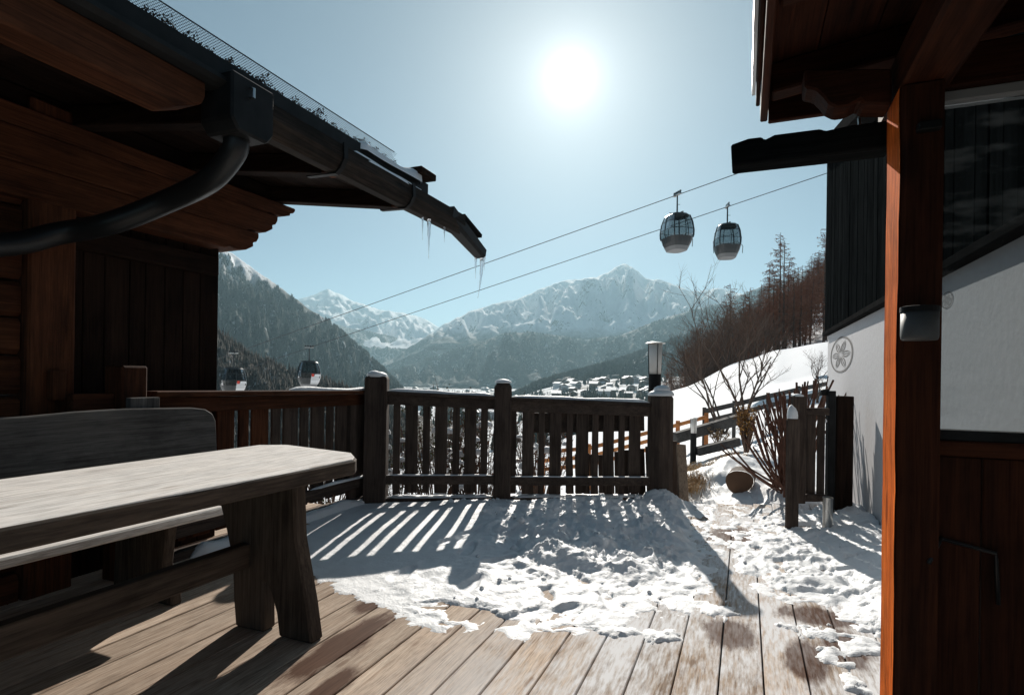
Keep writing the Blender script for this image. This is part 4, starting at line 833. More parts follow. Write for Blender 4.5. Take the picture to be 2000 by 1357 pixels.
# ------------------------------------------------------------------ garden beyond the deck
def gz(x, y):
    u, D = uD(np.array([x]), np.array([y])); return float(ground_z(u, D)[0])
def ground_pt(px, D):
    u = (px - CX) / FPX; x, y = world_xy(u, D); return Vector((x, y, gz(x, y)))
def garden_snow():
    us = np.linspace((1292 - CX) / FPX, (1735 - CX) / FPX, 190); Ds = np.geomspace(5.1, 16, 170); U, D = np.meshgrid(us, Ds, indexing='ij'); x, y = world_xy(U, D)
    z = ground_z(U, D) + .015 + fbm(x * .8, y * .8, 4, 77) * .10 * sstep(5.3, 6.5, D) + fbm(x * 3.2, y * 3.2, 4, 78) * .03
    m1 = PD(1470, 880, 7.4); z = z + .16 * np.exp(-(((x - m1.x) / .55) ** 2 + ((y - m1.y) / .8) ** 2))
    m2 = PD(1400, 900, 6.9); z = z + .10 * np.exp(-(((x - m2.x) / .4) ** 2 + ((y - m2.y) / .5) ** 2))
    e = np.minimum(np.minimum(sstep(0, .05, (U - us[0])), sstep(0, .04, us[-1] - U)), np.minimum(sstep(5.1, 5.5, D), 1 - sstep(13, 16, D))); z = z - (1 - e) * .12
    edge = np.vectorize(deck_edge)(x); z = np.where(y < edge + .05, np.minimum(z, -.05), z)
    o = np_mesh('garden_snow', np.stack([x, y, z], -1).reshape(-1, 3), grid_faces(*U.shape), SNOW, smooth=True); tag(o, 'hummocky snow covering the garden between deck and fences', 'snow', kind='stuff')
garden_snow()
def blades(name, pts, spread, n, h0, h1, mat, label, flat=.6, w=.004):
    m = MB(); r = random.Random(9)
    for i in range(n):
        c = r.choice(pts); p = Vector((c[0] + r.gauss(0, spread), c[1] + r.gauss(0, spread * 1.3), 0)); p.z = gz(p.x, p.y) + .02 + c[2]; a = r.uniform(0, 6.28); h = r.uniform(h0, h1); d = Vector((math.cos(a), math.sin(a), 0)) * h * r.uniform(.3, 1) * flat; s = Vector((-math.sin(a), math.cos(a), 0)) * w
        q = p + d * .5 + UP * h * .6; e = p + d + UP * h * r.uniform(.35, .9); m.add([p - s, p + s, q + s * .7, q - s * .7, e], [(0, 1, 2, 3), (3, 2, 4)])
    tag(m.build(name, mat), label, 'grass', kind='stuff')
GRASS = plain('dry_straw', (.36, .24, .12), .9, nscale=20, namp=.4)
gpts = []
for px, D in ((1345, 6.2), (1352, 6.5), (1362, 6.7), (1375, 6.9), (1388, 7.1), (1400, 7.3), (1415, 7.6), (1432, 7.9), (1340, 7.4), (1350, 7.8)):
    p = ground_pt(px, D); gpts.append((p.x, p.y, .06))
blades('dry_grass', gpts, .085, 2600, .05, .16, GRASS, 'straw coloured dry grass poking through the garden snow', 1.2)
# palisade of rough boards below the railing post
pal = empty('palisade', ground_pt(1300, 5.9), label='low palisade of rough grey boards just outside the balustrade', cat='palisade')
for i in range(15):
    px = 1338 - i * 15.5; p = ground_pt(px, 5.95 + .03 * i); top = PD(px - 8 + random.uniform(-2, 2), 862 + i * 2.2 + random.uniform(-5, 5), 5.95 + .03 * i)
    if i == 0: top = PD(1330, 868, 5.8); p = Vector(PZ(1337, 984, -.02))
    m = MB(); m.beam(p - UP * .12, top, .095 if i == 0 else random.uniform(.06, .085), .028, up=FW); m.v = [tuple(Vector(q) - pal.location) for q in m.v]; m.build('board', W_fence('Z') if i else wood('pale_board', (.3, .22, .16), (.42, .32, .24), (.12, .08, .06), 'Z'), pal, bevel=.004)
# garden lamps
LAMPG = plain('frosted_lamp_glass', (.82, .80, .76), .5)
def garden_lamp(base, H, r, label, lit=False):
    e = empty('garden_lamp', base, label=label, cat='lamp', group='bollard lamps in the garden'); hh = r * 5.0
    MB().lathe([(r * .95, -.6), (r * .95, H - hh), (r * 1.0, H - hh)], 20).build('pole', BLACK_METAL, e, smooth=False)
    MB().lathe([(r * .9, H - hh), (r * 1.08, H - r * .35), (r * .9, H - r * .33)], 20).build('shade', LAMPG, e, smooth=True)
    for k in range(4):
        a = k * math.pi / 2 + .5; MB().beam((r * .96 * math.cos(a), r * .96 * math.sin(a), H - hh), (r * 1.1 * math.cos(a), r * 1.1 * math.sin(a), H - r * .3), r * .09, r * .09).build('rib', BLACK_METAL, e)
    MB().lathe([(r * 1.5, H - r * .32), (r * 1.55, H - r * .24), (r * .6, H - r * .02), (r * .1, H)], 20).build('cap', STEEL, e)
lb = ground_pt(1277, 5.95); tp = PD(1280, 667, 5.95); garden_lamp((tp.x, tp.y, lb.z), tp.z - lb.z, .068, 'tall black bollard lamp with white shade rising behind the round railing post')
lb = ground_pt(1356, 9.0); tp = PD(1355, 815, 9.0); garden_lamp((lb.x, lb.y, lb.z), tp.z - lb.z, .05, 'small bollard lamp standing in the garden snow before the orange fence')
# sawn log lying in the snow
lp = PD(1444, 941, 6.05); lg = empty('log_stump', (lp.x, lp.y, lp.z), math.atan2(RT.y, RT.x) - .46, label='short sawn log with its brown cut end showing in the snow', cat='log')
n = 18; rows = []
rad = [.135 * (1 + .06 * math.sin(2 * 6.283 * k / n + 1) + .05 * math.sin(3 * 6.283 * k / n + .4) + (-.08 if k in (13, 14) else 0)) for k in range(n)]
for y in (0, .1, .22, .34): rows.append([(rad[k % n] * math.cos(6.283 * k / n), y, rad[k % n] * math.sin(6.283 * k / n)) for k in range(n + 1)])
MB().grid(rows).build('bark', BARK, lg, smooth=False)
def ends_mat():
    mt, nd, lk, b = new_mat('sawn_end'); tc = nd.new('ShaderNodeTexCoord'); wv = nd.new('ShaderNodeTexWave'); wv.wave_type = 'RINGS'; wv.rings_direction = 'Y'; wv.inputs['Scale'].default_value = 22; wv.inputs['Distortion'].default_value = 3; wv.inputs['Detail'].default_value = 3; lk.new(tc.outputs['Object'], wv.inputs['Vector'])
    r = ramp(nd, [(0, (.05, .03, .02)), (1, (.12, .07, .045))]); lk.new(wv.outputs[0], r.inputs[0]); n_ = noise(nd, lk, tc.outputs['Object'], 8, 4); lk.new(mixc(nd, lk, n_, r.outputs[0], (.20, .11, .06)), b.inputs['Base Color']); b.inputs['Roughness'].default_value = .85; return mt
MB().add([(rad[k] * .97 * math.cos(6.283 * k / n), -.004, rad[k] * .97 * math.sin(6.283 * k / n)) for k in range(n)], [tuple(range(n))]).build('sawn_end', ends_mat(), lg)
# fences
def rail_fence(name, label, mat, P, rails, ph, pw, rh, rt):
    e = empty(name, P[0], label=label, cat='fence')
    def loc(m, nm, mt): m.v = [tuple(Vector(q) - P[0]) for q in m.v]; m.build(nm, mt, e, bevel=.006)
    for p in P: loc(MB().box(p.x - pw / 2, p.x + pw / 2, p.y - pw / 2, p.y + pw / 2, p.z - .4, p.z + ph), 'post', mat('Z'))
    for a, b in zip(P[:-1], P[1:]):
        for z in rails: loc(MB().beam(a + UP * z - FW * pw * .6, b + UP * z - FW * pw * .6, rt, rh), 'rail', mat('X'))
op = []
for px, D in ((1060, 12.6), (1150, 12.8), (1240, 13.0), (1324, 13.2), (1380, 13.4)):
    py_top = np.interp(px, [1120, 1320, 1385], [876, 824, 806]); t = PD(px, py_top, D); op.append(Vector((t.x, t.y, t.z - .62)))
rail_fence('orange_fence', 'orange brown post and rail fence on the snowy slope below the field', W_orange, op, (.55, .36, .17), .64, .09, .085, .03)
gp_ = []
for px, py, D in ((1376, 797, 13.6), (1434, 784, 14.3), (1500, 768, 15.0), (1560, 755, 15.8), (1625, 742, 16.6)):
    t = PD(px, py, D); gp_.append(Vector((t.x, t.y, t.z - .62)))
rail_fence('grey_fence', 'weathered grey rail fence climbing behind the cut shrub', W_grey, gp_, (.55, .30), .64, .09, .12, .035)
def edging(name, label, P, h):
    e = empty(name, P[0], label=label, cat='edging')
    for a, b in zip(P[:-1], P[1:]): 
        m = MB(); m.beam(a, b, .14, h); m.v = [tuple(Vector(q) - P[0]) for q in m.v]; m.build('beam', W_grey('X'), e, bevel=.012)
edging('bed_edging', 'long grey timber edging the upper garden bed by the small lamp', [PD(1318, 855, 9.4), PD(1388, 835, 9.7), PD(1445, 818, 10.0)], .17)
edging('bed_edging', 'short grey timber lying in the snow beside the small lamp base', [PD(1360, 882, 9.0), PD(1442, 862, 9.2)], .13)
# shrub cut back to thick stems
sb = PD(1534, 948, 5.75); shrub = empty('cut_shrub', sb, label='cut back shrub, a fan of thick brown stems behind the small gate', cat='shrub')
STEM = plain('brown_stems', (.15, .08, .058), .9, spec=.05, nscale=18, namp=.45, bump=.5); r = random.Random(3)
for i in range(78):
    t = r.random(); bpx = 1512 + 60 * (.6 * t + .4 * r.random()) + r.uniform(-14, 14); D = 5.55 + r.uniform(0, .6)
    tpx = 1462 + 160 * t + r.gauss(0, 26); tpy = np.interp(tpx, [1450, 1475, 1500, 1550, 1630], [870, 800, 770, 752, 738]) + r.choice([0, 0, 12, 30, 55]) + r.uniform(-6, 14)
    a = PD(bpx, 958 + r.uniform(-14, 14), D) - sb; c = PD(tpx, tpy, D + r.uniform(-.25, .25)) - sb; a.z = max(a.z, -.2)
    mid = a.lerp(c, .5) + Vector((r.gauss(0, .045), r.gauss(0, .045), -.02)); ra = r.uniform(.005, .014)
    MB().tube([a, a.lerp(mid, .5) + Vector((r.uniform(-.012, .012), 0, 0)), mid, c], [ra * 1.15, ra, ra * .95, ra * .85], 6).build('stem', STEM, shrub)
# yellowed shrub
def leafy_bush(name, base, H, R, n, leafc, label, seed, cat='shrub', twigs=64, leaf=.02):
    e = empty(name, base, label=label, cat=cat); r = random.Random(seed); m = MB(); l = MB()
    for i in range(twigs):
        a = r.uniform(0, 6.28); q = r.random() ** .5; top = Vector((R * q * math.cos(a), R * q * math.sin(a), H * r.uniform(.5, 1))); p0 = Vector((top.x * .15, top.y * .15, -.1)); md = p0.lerp(top, .5) + Vector((r.gauss(0, .04), r.gauss(0, .04), 0)) * R * 2
        m.tube([p0, md, top], [.009, .006, .002], 4)
        for k in range(5):
            s = md.lerp(top, r.random()); d = Vector((r.gauss(0, 1), r.gauss(0, 1), r.uniform(.2, 1))).normalized() * R * .4; m.tube([s, s + d], [.003, .001], 3)
        for k in range(n // twigs):
            c = md.lerp(top, r.random()) + Vector((r.gauss(0, .12), r.gauss(0, .12), r.gauss(0, .1))) * R; u = Vector((r.gauss(0, 1), r.gauss(0, 1), r.gauss(0, 1))).normalized(); v = u.orthogonal().normalized(); s = leaf * r.uniform(.6, 1.3)
            l.add([c - u * s, c + v * s * .5, c + u * s, c - v * s * .5], [(0, 1, 2, 3)])
    m.build('stems', TWIG, e)
    if l.v: l.build('foliage', leafc, e)
    return e
OCHRE = plain('ochre_leaves', (.36, .19, .05), .9, nscale=8, namp=.5); OLIVE = plain('olive_leaves', (.10, .11, .04), .9, nscale=8, namp=.5); DRYR = plain('russet_leaves', (.22, .08, .04), .9, nscale=8, namp=.5)
ob = PD(1458, 870, 8.2); leafy_bush('ochre_shrub', ob, .62, .16, 900, OCHRE, 'upright ochre leaved shrub between the grey edging and the cut stems', 4)
ob = PD(1402, 858, 9.6); leafy_bush('straw_shrub', ob, .2, .2, 260, GRASS, 'low straw yellow tuft in the snow beside the grey edging', 5, twigs=20)
for i, (px, D, H, R, lc, nn, lab) in enumerate(((775, 6.3, 1.25, .45, OLIVE, 260, 'twiggy shrub with a few olive leaves outside the balustrade by its corner post'), (860, 6.7, 1.75, .6, OLIVE, 700, 'tallest olive leaved shrub seen between the wide slats'), (935, 6.5, 1.45, .5, DRYR, 240, 'bare russet shrub outside the slats beside the middle post'), (1050, 7.0, 1.5, .5, DRYR, 300, 'tangled russet shrub behind the backing board of the railing'), (1110, 6.2, .25, .25, DRYR, 160, 'low russet shrub at the foot of the grey palisade'), (640, 6.6, 1.2, .45, OLIVE, 160, 'thin shrub outside the side run of the balustrade'))):
    leafy_bush('snowy_shrub', ground_pt(px, D), H, R, nn, lc, lab, 20 + i)
sm = MB(); r = random.Random(8)
for i in range(170):
    px = r.choice([775, 860, 860, 935, 1050]) + r.gauss(0, 45); D = r.uniform(6.0, 7.4); p = ground_pt(px, D); snow_dome(sm, (p.x, p.y, p.z + r.uniform(.0, 1.2) * (r.random() < .85)), r.uniform(.025, .075), r.uniform(.03, .07), 8)
tag(sm.build('shrub_snow', SNOW, smooth=True), 'clumps of snow caught in the shrubs outside the balustrade', 'snow', kind='stuff')

# ------------------------------------------------------------------ small gate by the house wall
ga = PZ(1548, 1034); gate = empty('garden_gate', ga, label='small brown slatted gate standing open between deck and white house', cat='gate')
gn = Vector((RT.x, RT.y, 0))
def gb(px0, px1, py0, py1, D, th, name, axis='Z', bev=.005):
    p0, p1 = PD(px0, py0, D), PD(px1, py1, D); c = (p0 + p1) / 2; w = (p1 - p0).dot(RT); h = p0.z - p1.z; m = MB()
    vs = [c + RT * sx * w / 2 + FW * sy * th / 2 + UP * sz * h / 2 - ga for sz in (-1, 1) for sy in (-1, 1) for sx in (-1, 1)]
    m.add(vs, [(0, 2, 3, 1), (4, 5, 7, 6), (0, 1, 5, 4), (2, 6, 7, 3), (0, 4, 6, 2), (1, 3, 7, 5)]); return m.build(name, W_fence(axis), gate, bevel=bev)
DG = 1.2 * FPX / (1034 - 741)
gb(1537, 1558, 818, 1034, DG, .03, 'front_stile'); gb(1547, 1570, 773, 982, DG + .16, .06, 'rear_stile'); gb(1567, 1618, 796, 811, DG + .16, .04, 'top_rail', 'X'); gb(1551, 1610, 964, 979, DG + .16, .04, 'bottom_rail', 'X')
for a, b in ((1576, 1591), (1597, 1609)): gb(a, b, 806, 970, DG + .18, .022, 'slat')
sn = MB(); t = PD(1548, 816, DG); snow_dome(sn, (t.x, t.y, t.z), .042, .10, 10); t = PD(1558, 773, DG + .16); snow_dome(sn, (t.x, t.y, t.z), .045, .02, 10); t = PD(1610, 823, DG + .2); snow_dome(sn, (t.x, t.y, t.z), .02, .03, 8)
tag(sn.build('gate_snow', SNOW, smooth=True), 'little caps of snow on the garden gate', 'snow', kind='stuff')
gpz = PD(1640, 995, DG + .35); gpost = empty('gate_post', gpz, label='thick dark square post against the white wall behind the gate', cat='post')
def gp2(px0, px1, py0, py1, D, th, name, mat):
    p0, p1 = PD(px0, py0, D), PD(px1, py1, D); c = (p0 + p1) / 2; w = (p1 - p0).dot(RT); h = p0.z - p1.z
    MB().add([c + RT * sx * w / 2 + FW * sy * th / 2 + UP * sz * h / 2 - gpz for sz in (-1, 1) for sy in (-1, 1) for sx in (-1, 1)], [(0, 2, 3, 1), (4, 5, 7, 6), (0, 1, 5, 4), (2, 6, 7, 3), (0, 4, 6, 2), (1, 3, 7, 5)]).build(name, mat, gpost, bevel=.005)
gp2(1626, 1656, 773, 1006, DG + .35, .14, 'shaft', W_old('Z')); gp2(1616, 1627, 763, 1008, DG + .28, .05, 'hinge_bar', BLACK_METAL); gp2(1604, 1618, 760, 772, DG + .3, .04, 'hinge_top', BLACK_METAL)
pb0 = PZ(1616, 1041); pp = empty('steel_pipe', pb0, label='short shiny steel pipe stub standing in the snow by the gate', cat='pipe')
hp = PD(1616, 970, 1.2 * FPX / (1041 - 742)).z; MB().lathe([(.036, -.05), (.036, hp), (.031, hp), (.031, hp - .06)], 22).build('tube', STEEL, pp, smooth=False)
MB().lathe([(.039, hp - .012), (.039, hp - .002)], 22).build('collar', STEEL, pp)

# ------------------------------------------------------------------ gondola lift
CAB_GLASS = glass_mat('cabin_glass', (.40, .44, .45), .0); CAB_DARK = plain('cabin_black', (.02, .024, .026), .35); CAB_GREY = plain('cabin_floor_grey', (.16, .16, .16), .5); CAB_SILVER = plain('cabin_silver', (.5, .51, .52), .35, .4)
RED = plain('red_mark', (.6, .05, .03), .5); WHITE = plain('white_mark', (.8, .8, .8), .5)
LV = [(-1.95, .60, .70), (-2.06, .74, .86), (-2.5, .88, 1.04), (-3.0, .95, 1.14), (-3.3, .94, 1.13), (-3.75, .80, .97), (-4.12, .62, .76), (-4.2, .58, .72)]
def ring(z, hx, hy, n=24, pw=3.2):
    out = []
    for k in range(n):
        a = 6.28318 * k / n; c, s = math.cos(a), math.sin(a); f = (abs(c) ** pw + abs(s) ** pw) ** (-1 / pw); out.append((hx * c * f, hy * s * f, z))
    return out
def at_z(z, grow=0.0):
    zz = [l[0] for l in LV][::-1]; return np.interp(z, zz, [l[1] for l in LV][::-1]) + grow, np.interp(z, zz, [l[2] for l in LV][::-1]) + grow
def make_gondola(silver):
    e = empty('gondola_cabin', (0, 0, 0)); n = 24
    def band(zs_, grow, name, mat, ks=None, par=e, smooth=True):
        m = MB(); R = [ring(z, *at_z(z, grow), n) for z in zs_]
        ks = ks if ks is not None else range(n)
        for i in range(len(R) - 1):
            for k in ks: m.add([R[i][k], R[i][(k + 1) % n], R[i + 1][(k + 1) % n], R[i + 1][k]], [(0, 1, 2, 3)])
        return m.build(name, mat, par, smooth=smooth), R
    o, R = band([-1.93, -1.95, -2.06], .01, 'roof', CAB_DARK); o.data.from_pydata  # roof cap
    m = MB(); m.add(ring(-1.93, .61, .71, n), [tuple(range(n))]); m.build('roof_plate', CAB_DARK, e)
    m = MB(); m.add(ring(-4.2, .58, .72, n), [tuple(range(n))]); m.build('floor_pan', CAB_GREY, e)
    band([-3.98, -4.12, -4.2], .012, 'skirt', CAB_GREY)
    lo = [-3.42, -3.6, -3.75, -3.98]
    band(lo, .006, 'lower_panel', CAB_DARK)
    if silver:
        s1, _ = band([-3.2, -3.42, -3.6, -3.75, -3.98], .016, 'silver_panel', CAB_SILVER, range(0, 6)); band([-3.7, -3.76], .026, 'stripe', WHITE, range(0, 6), s1)
    for ks in ((21, 22, 23, 0, 1, 2), (3, 4, 5, 6, 7, 8), (9, 10, 11, 12, 13, 14), (15, 16, 17, 18, 19, 20)):
        band([-2.06, -2.5, -3.0, -3.3, -3.42], -.01, 'window', CAB_GLASS, ks)
    for k in range(0, n, 3):
        m = MB(); P = [Vector(ring(z, *at_z(z, .008), n)[k]) for z in (-2.04, -2.3, -2.5, -2.75, -3.0, -3.3, -3.45)]; m.tube(P, .045 if k % 6 == 3 else .026, 5); m.build('pillar', CAB_DARK, e)
    for z in (-2.42, -2.95):
        m = MB(); m.tube([Vector(q) for q in ring(z, *at_z(z, .0), n)] + [Vector(ring(z, *at_z(z, .0), n)[0])], .018, 4, False); m.build('window_bar', CAB_DARK, e)
    for sx in (-1, 1):
        m = MB(); m.box(sx * .45 - .18, sx * .45 + .18, -.8, .8, -3.75, -3.68); m.build('seat', CAB_DARK, e)
        m = MB(); m.tube([(sx * .98, -.3, -3.3), (sx * 1.08, -.3, -3.45), (sx * 1.06, -.3, -3.9)], .025, 5); m.build('ski_rack', CAB_DARK, e)
    m = MB(); m.tube([(0, 0, -1.9), (0, 0, -1.7), (.0, .0, -.25), (0, .0, 0)], [.06, .055, .05, .05], 8); hg = m.build('hanger', CAB_DARK, e)
    MB().box(-.05, .05, -.75, .75, -1.90, -1.82).build('roof_frame', CAB_DARK, e); MB().box(-.62, .62, -.04, .04, -1.88, -1.81).build('roof_frame', CAB_DARK, e)
    MB().box(-.02, .22, -.02, .02, -.92, -.89).build('step', CAB_DARK, hg)
    g_ = MB().box(-.09, .09, -.42, .42, -.06, .10).build('grip', STEEL, e, bevel=.02)
    for y in (-.36, -.12, .12, .36): MB().lathe([(.10, -.03), (.11, 0), (.10, .03)], 10, (0, 0, 0)).build('roller', CAB_DARK, g_).matrix_local = Matrix.Translation((0, y, .16)) @ Matrix.Rotation(math.pi / 2, 4, 'Y')
    if silver:
        hx, hy = at_z(-3.2); MB().box(hx + .012, hx + .03, .06, .30, -3.3, -3.04).build('red_logo', RED, e); MB().box(hx + .012, hx + .03, .36, .9, -3.26, -3.08).build('white_lettering', WHITE, e)
    for o in [c for c in e.children_recursive]:
        if o.name.startswith('roller'): continue
        for v in o.data.vertices: v.co.z = v.co.z * (1.42 / 1.95) if v.co.z > -1.95 else (v.co.z + 1.95) * 1.12 - 1.42
    return e
gA, gB_, gC, gD_ = PD(1323, 381, 40), PD(1421, 404, 43.5), PD(456, 690, 55), PD(604, 679, 58)
cdir = math.atan2((gA - gC).y, (gA - gC).x)
proto = make_gondola(False); proto.location = gA; proto.rotation_euler = (0, 0, YAW + .28); tag(proto, 'black gondola cabin with grey floor on the upper cable, ahead of the ski hill', 'gondola', 'gondola cabins on the lift')
c2 = copy_tree(proto); c2.location = gB_; c2.rotation_euler = (0, 0, YAW - .10); tag(c2, 'black gondola cabin on the lower cable next to the dark house wall', 'gondola', 'gondola cabins on the lift')
proto2 = make_gondola(True); proto2.location = gC; proto2.rotation_euler = (0, 0, -.42); tag(proto2, 'gondola cabin with silver side partly hidden behind the side rail near the cabin wall', 'gondola', 'gondola cabins on the lift')
c4_ = copy_tree(proto2); c4_.location = gD_; c4_.rotation_euler = (0, 0, -.62); tag(c4_, 'gondola cabin with silver side hanging before the steep wooded slope', 'gondola', 'gondola cabins on the lift')
CABLE = plain('steel_cable', (.05, .055, .06), .5, .6)
for a, b, lab in ((gC, gA, 'upper steel lift cable crossing the sky'), (gD_, gB_, 'lower steel lift cable crossing the sky')):
    m = MB(); P = []
    for i in range(41):
        t = -1.0 + i * .075; p = a.lerp(b, t) if False else a + (b - a) * t; P.append(p - UP * (1.0 * (1 - ((t - .5) / 1.5) ** 2) if abs(t - .5) < 1.5 else 0) * .0)
    m.tube(P, .028, 5); o = m.build('lift_cable', CABLE); tag(o, lab, 'cable', 'lift cables')

# ------------------------------------------------------------------ trees
def larch_mesh(H, seed):
    r = random.Random(seed); tr = MB(); cr = MB(); pts = [Vector((r.gauss(0, .06), r.gauss(0, .06), H * i / 7)) for i in range(8)]; pts[0] = Vector((0, 0, -1.0))
    tr.tube(pts, [.16 * H / 14 * (1 - i / 7.6) + .012 for i in range(8)], 6)
    nb = 120
    for i in range(nb):
        t = .14 + .85 * (i / nb) ** .9; z = H * t; L = H * (.05 + .19 * (1 - t) ** .8) * r.uniform(.6, 1.2); a = r.uniform(0, 6.28); d = Vector((math.cos(a), math.sin(a), 0)); p0 = Vector((0, 0, z)); p1 = p0 + d * L * .6 + UP * L * r.uniform(-.15, .12); p2 = p0 + d * L + UP * L * r.uniform(-.2, .2)
        cr.tube([p0, p1, p2], [.03, .018, .006], 3, False)
        for k in range(20):
            s = p0.lerp(p1, .3 + .7 * r.random()) if k < 4 else p1.lerp(p2, r.random()); q = s + Vector((r.gauss(0, .22), r.gauss(0, .22), r.uniform(-.55, .15))) * L * .5; w = (q - s).cross(UP); w = w  .normalized() * .026 if w.length > 1e-4 else Vector((.02, 0, 0)); cr.add([s - w, s + w, q], [(0, 1, 2)])
    return tr, cr
LV_ = []
for i in range(5):
    tr, cr = larch_mesh((15, 12.5, 16.5, 11, 14)[i], 50 + i); e = empty('larch_tree'); tr.build('trunk', BARK, e); cr.build('crown', LARCH, e); LV_.append(e)
r = random.Random(21); spots = []
while len(spots) < 285:
    px = r.uniform(1300, 1700); D = r.uniform(84, 225) 
    if px < 1390 and D > 150: continue
    spots.append((px, D))
spots.append((1528, 88))
spots.sort(key=lambda s_: s_[1])
for i, (px, D) in enumerate(spots):
    src = LV_[i % 5]; o = src if i < 5 else copy_tree(src); p = ground_pt(px, D); s = r.uniform(.75, 1.1) * np.interp(px, [1300, 1400, 1500, 1700], [.55, .85, 1.05, 1.1]); s = 1.05 if (px, D) == (1528, 88) else s
    o.location = p; o.scale = (s, s, s); o.rotation_euler = (r.gauss(0, .02), r.gauss(0, .02), r.uniform(0, 6.28)); tag(o, 'tall thin larch rising above the skyline of the wood' if (px, D) == (1528, 88) else 'leafless brown larch in the wood above the snowy field', 'tree', 'larches above the snowy field')
def bare_tree(base, H, stems, seed, label, spread=.5):
    e = empty('bare_tree', base, label=label, cat='tree'); r = random.Random(seed); tr = MB(); cr = MB()
    def grow(p, d, L, rad, lev):
        pts = [p]; q = p.copy(); dd = d.copy(); n = 4
        for i in range(n): dd = (dd + Vector((r.gauss(0, .14), r.gauss(0, .14), r.gauss(.03, .08)))).normalized(); q = q + dd * L / n; pts.append(q.copy())
        (tr if lev < 2 else cr).tube(pts, [rad * (1 - .16 * i) for i in range(n + 1)], 5 if lev < 2 else 3, False)
        if lev >= 4: return
        for k in range((3, 4, 4, 3)[lev]):
            t = r.uniform(.35, 1.0); i = min(n - 1, int(t * n)); s = pts[i].lerp(pts[i + 1], t * n - i); nd_ = (dd + Vector((r.gauss(0, .55), r.gauss(0, .55), r.uniform(-.05, .35)))).normalized(); grow(s, nd_, L * r.uniform(.45, .68), rad * .52, lev + 1)
    for k in range(stems):
        a = r.uniform(0, 6.28); grow(Vector((r.gauss(0, .05), r.gauss(0, .05), -.15)), Vector((math.cos(a) * spread, math.sin(a) * spread, 1)).normalized(), H * r.uniform(.5, .7), H * .011, 0)
    tr.build('trunk', BARK, e); cr.build('crown', TWIG, e); return e
b1 = PD(1412, 834, 13.0); bare_tree(b1, 2.7, 4, 5, 'bare multi stemmed tree leaning over the grey fence corner', .55)
b2 = PD(1456, 806, 13.6); bare_tree(b2, 2.9, 4, 9, 'bare slender tree rising behind the ochre shrub', .3)
b3 = PD(1600, 775, 14.5); bare_tree(b3, 1.6, 3, 13, 'thin bare sapling behind the cut shrub near the house corner', .6)

wd = [bare_tree(Vector((0, 0, -50)), 7.0, 5, 40 + i, 'leafless scrub tree at the field edge below the larches', .35) for i in range(3)]
for o in wd:
    o.name = 'scrub_tree'
r = random.Random(5)
for i in range(44):
    o = wd[i] if i < 3 else copy_tree(wd[i % 3]); px = r.triangular(1308, 1520, 1370); D = r.uniform(66, 92); o.location = ground_pt(px, D); s = r.uniform(.6, 1.1) * np.interp(px, [1300, 1360, 1520], [.5, 1, 1.1]); o.scale = (s, s, s); o.rotation_euler = (0, 0, r.uniform(0, 6.28)); tag(o, 'leafless scrub tree at the field edge below the larches', 'tree', 'scrub trees along the field edge')

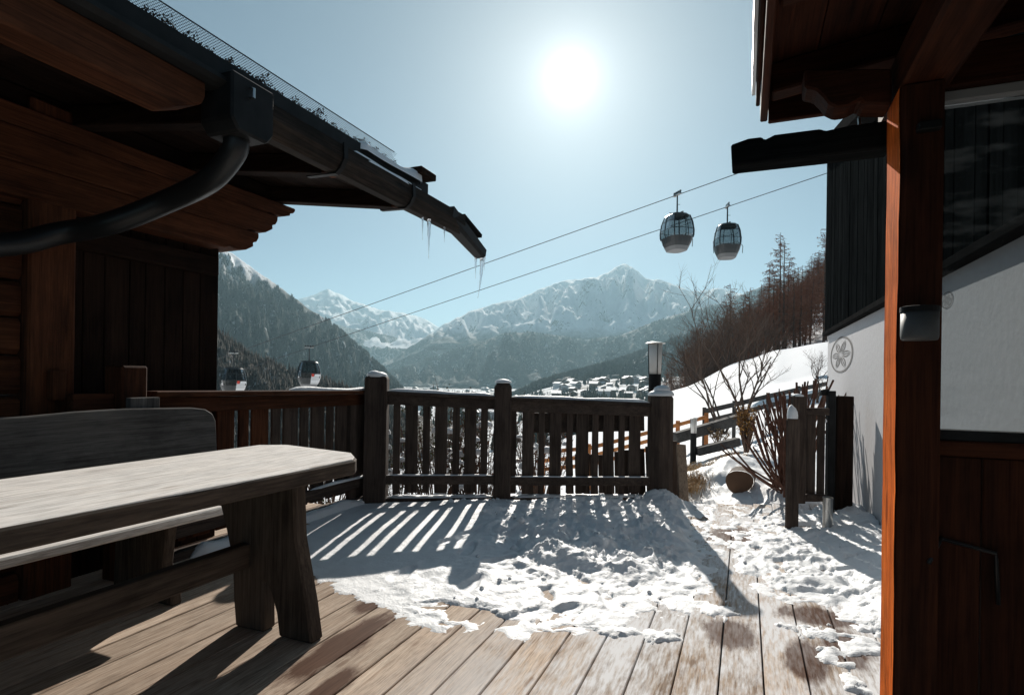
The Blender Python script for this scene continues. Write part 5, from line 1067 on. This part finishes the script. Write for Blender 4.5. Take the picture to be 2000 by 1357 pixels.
# ------------------------------------------------------------------ village
HW = [plain('house_wall_' + n_, c, .8) for n_, c in (('cream', (.55, .5, .43)), ('timber', (.14, .09, .06)), ('white', (.66, .66, .65)), ('grey', (.3, .28, .27)))]
ROOFS = snow_mat('roof_snow_far', s1=.3, s2=1, bump=.1); WIN = plain('far_window', (.04, .05, .06), .2)
def make_house(w, l, h, mat, seed):
    e = empty('chalet'); MB().box(-w / 2, w / 2, -l / 2, l / 2, -6, h).build('wall', mat, e)
    MB().prism([(-w / 2, h + .003), (w / 2, h + .003), (0, h + w * .2)], 'Y', -l / 2, l / 2).build('gable', HW[1], e)
    m = MB(); o = 1.2
    for s in (-1, 1): m.add([(0, -l / 2 - o, h + w * .2 + .05), (s * (w / 2 + o), -l / 2 - o, h - .3), (s * (w / 2 + o), l / 2 + o, h - .3), (0, l / 2 + o, h + w * .2 + .05), (0, -l / 2 - o, h + w * .2 + .7), (s * (w / 2 + o), -l / 2 - o, h + .3), (s * (w / 2 + o), l / 2 + o, h + .3), (0, l / 2 + o, h + w * .2 + .7)], [(0, 1, 2, 3), (7, 6, 5, 4), (0, 4, 5, 1), (1, 5, 6, 2), (2, 6, 7, 3)])
    m.build('roof', ROOFS, e)
    for fl in range(max(1, int(h // 3))):
        MB().box(-w / 2 + .6, w / 2 - .6, -l / 2 - .06, -l / 2 - .01, fl * 2.9 + .9, fl * 2.9 + 2.3).build('window_band', WIN, e)
    return e
HP = [make_house(13, 15, 9, HW[0], 1), make_house(11, 13, 7.5, HW[1], 2), make_house(16, 20, 11, HW[2], 3), make_house(10, 12, 6, HW[3], 4), make_house(22, 16, 12, HW[1], 5)]
r = random.Random(77); n = 0
spots = [(r.uniform(1085, 1275), r.uniform(980, 1400), 'chalet with snowy roof in the village on the white terrace', 'chalets on the white terrace') for _ in range(46)] + [(r.uniform(745, 1010), r.uniform(700, 2600), 'chalet with snowy roof on the valley floor', 'chalets on the valley floor') for _ in range(60)]
for i, (px, D, lab, grp) in enumerate(spots):
    o = HP[i] if i < 5 else copy_tree(HP[r.randrange(5)]); o.location = ground_pt(px, D); o.rotation_euler = (0, 0, YAW + r.choice([0, 1.57, .6, -.5]) + r.gauss(0, .2)); tag(o, lab, 'house', grp)
def ground_surf(px, s): 
    u = (px - CX) / FPX; D = 300 * (14 ** s); x, y = world_xy(u, D); return x, y, ground_z(u, D)
scatter_forest('valley_wood', ground_surf, 5000, 500, 1340, .1, .75, 7, 16, CONIF, 'scattered dark conifers on the snowy valley floor', 26, .12, 12)
# ------------------------------------------------------------------ haze
def build_haze():
    mt, nd, lk, b = new_mat('valley_air'); nd.remove(b); v = nd.new('ShaderNodeVolumePrincipled'); v.inputs['Color'].default_value = (.54, .84, .98, 1)
    v.inputs['Density'].default_value = 9.0e-5; v.inputs['Anisotropy'].default_value = .25
    lk.new(v.outputs[0], nd['Material Output'].inputs['Volume'])
    o = MB().box(-16000, 16000, -3000, 16000, -120, 1620).build('haze', mt); tag(o, 'thin blue haze filling the valley air', 'haze', kind='stuff')
build_haze()
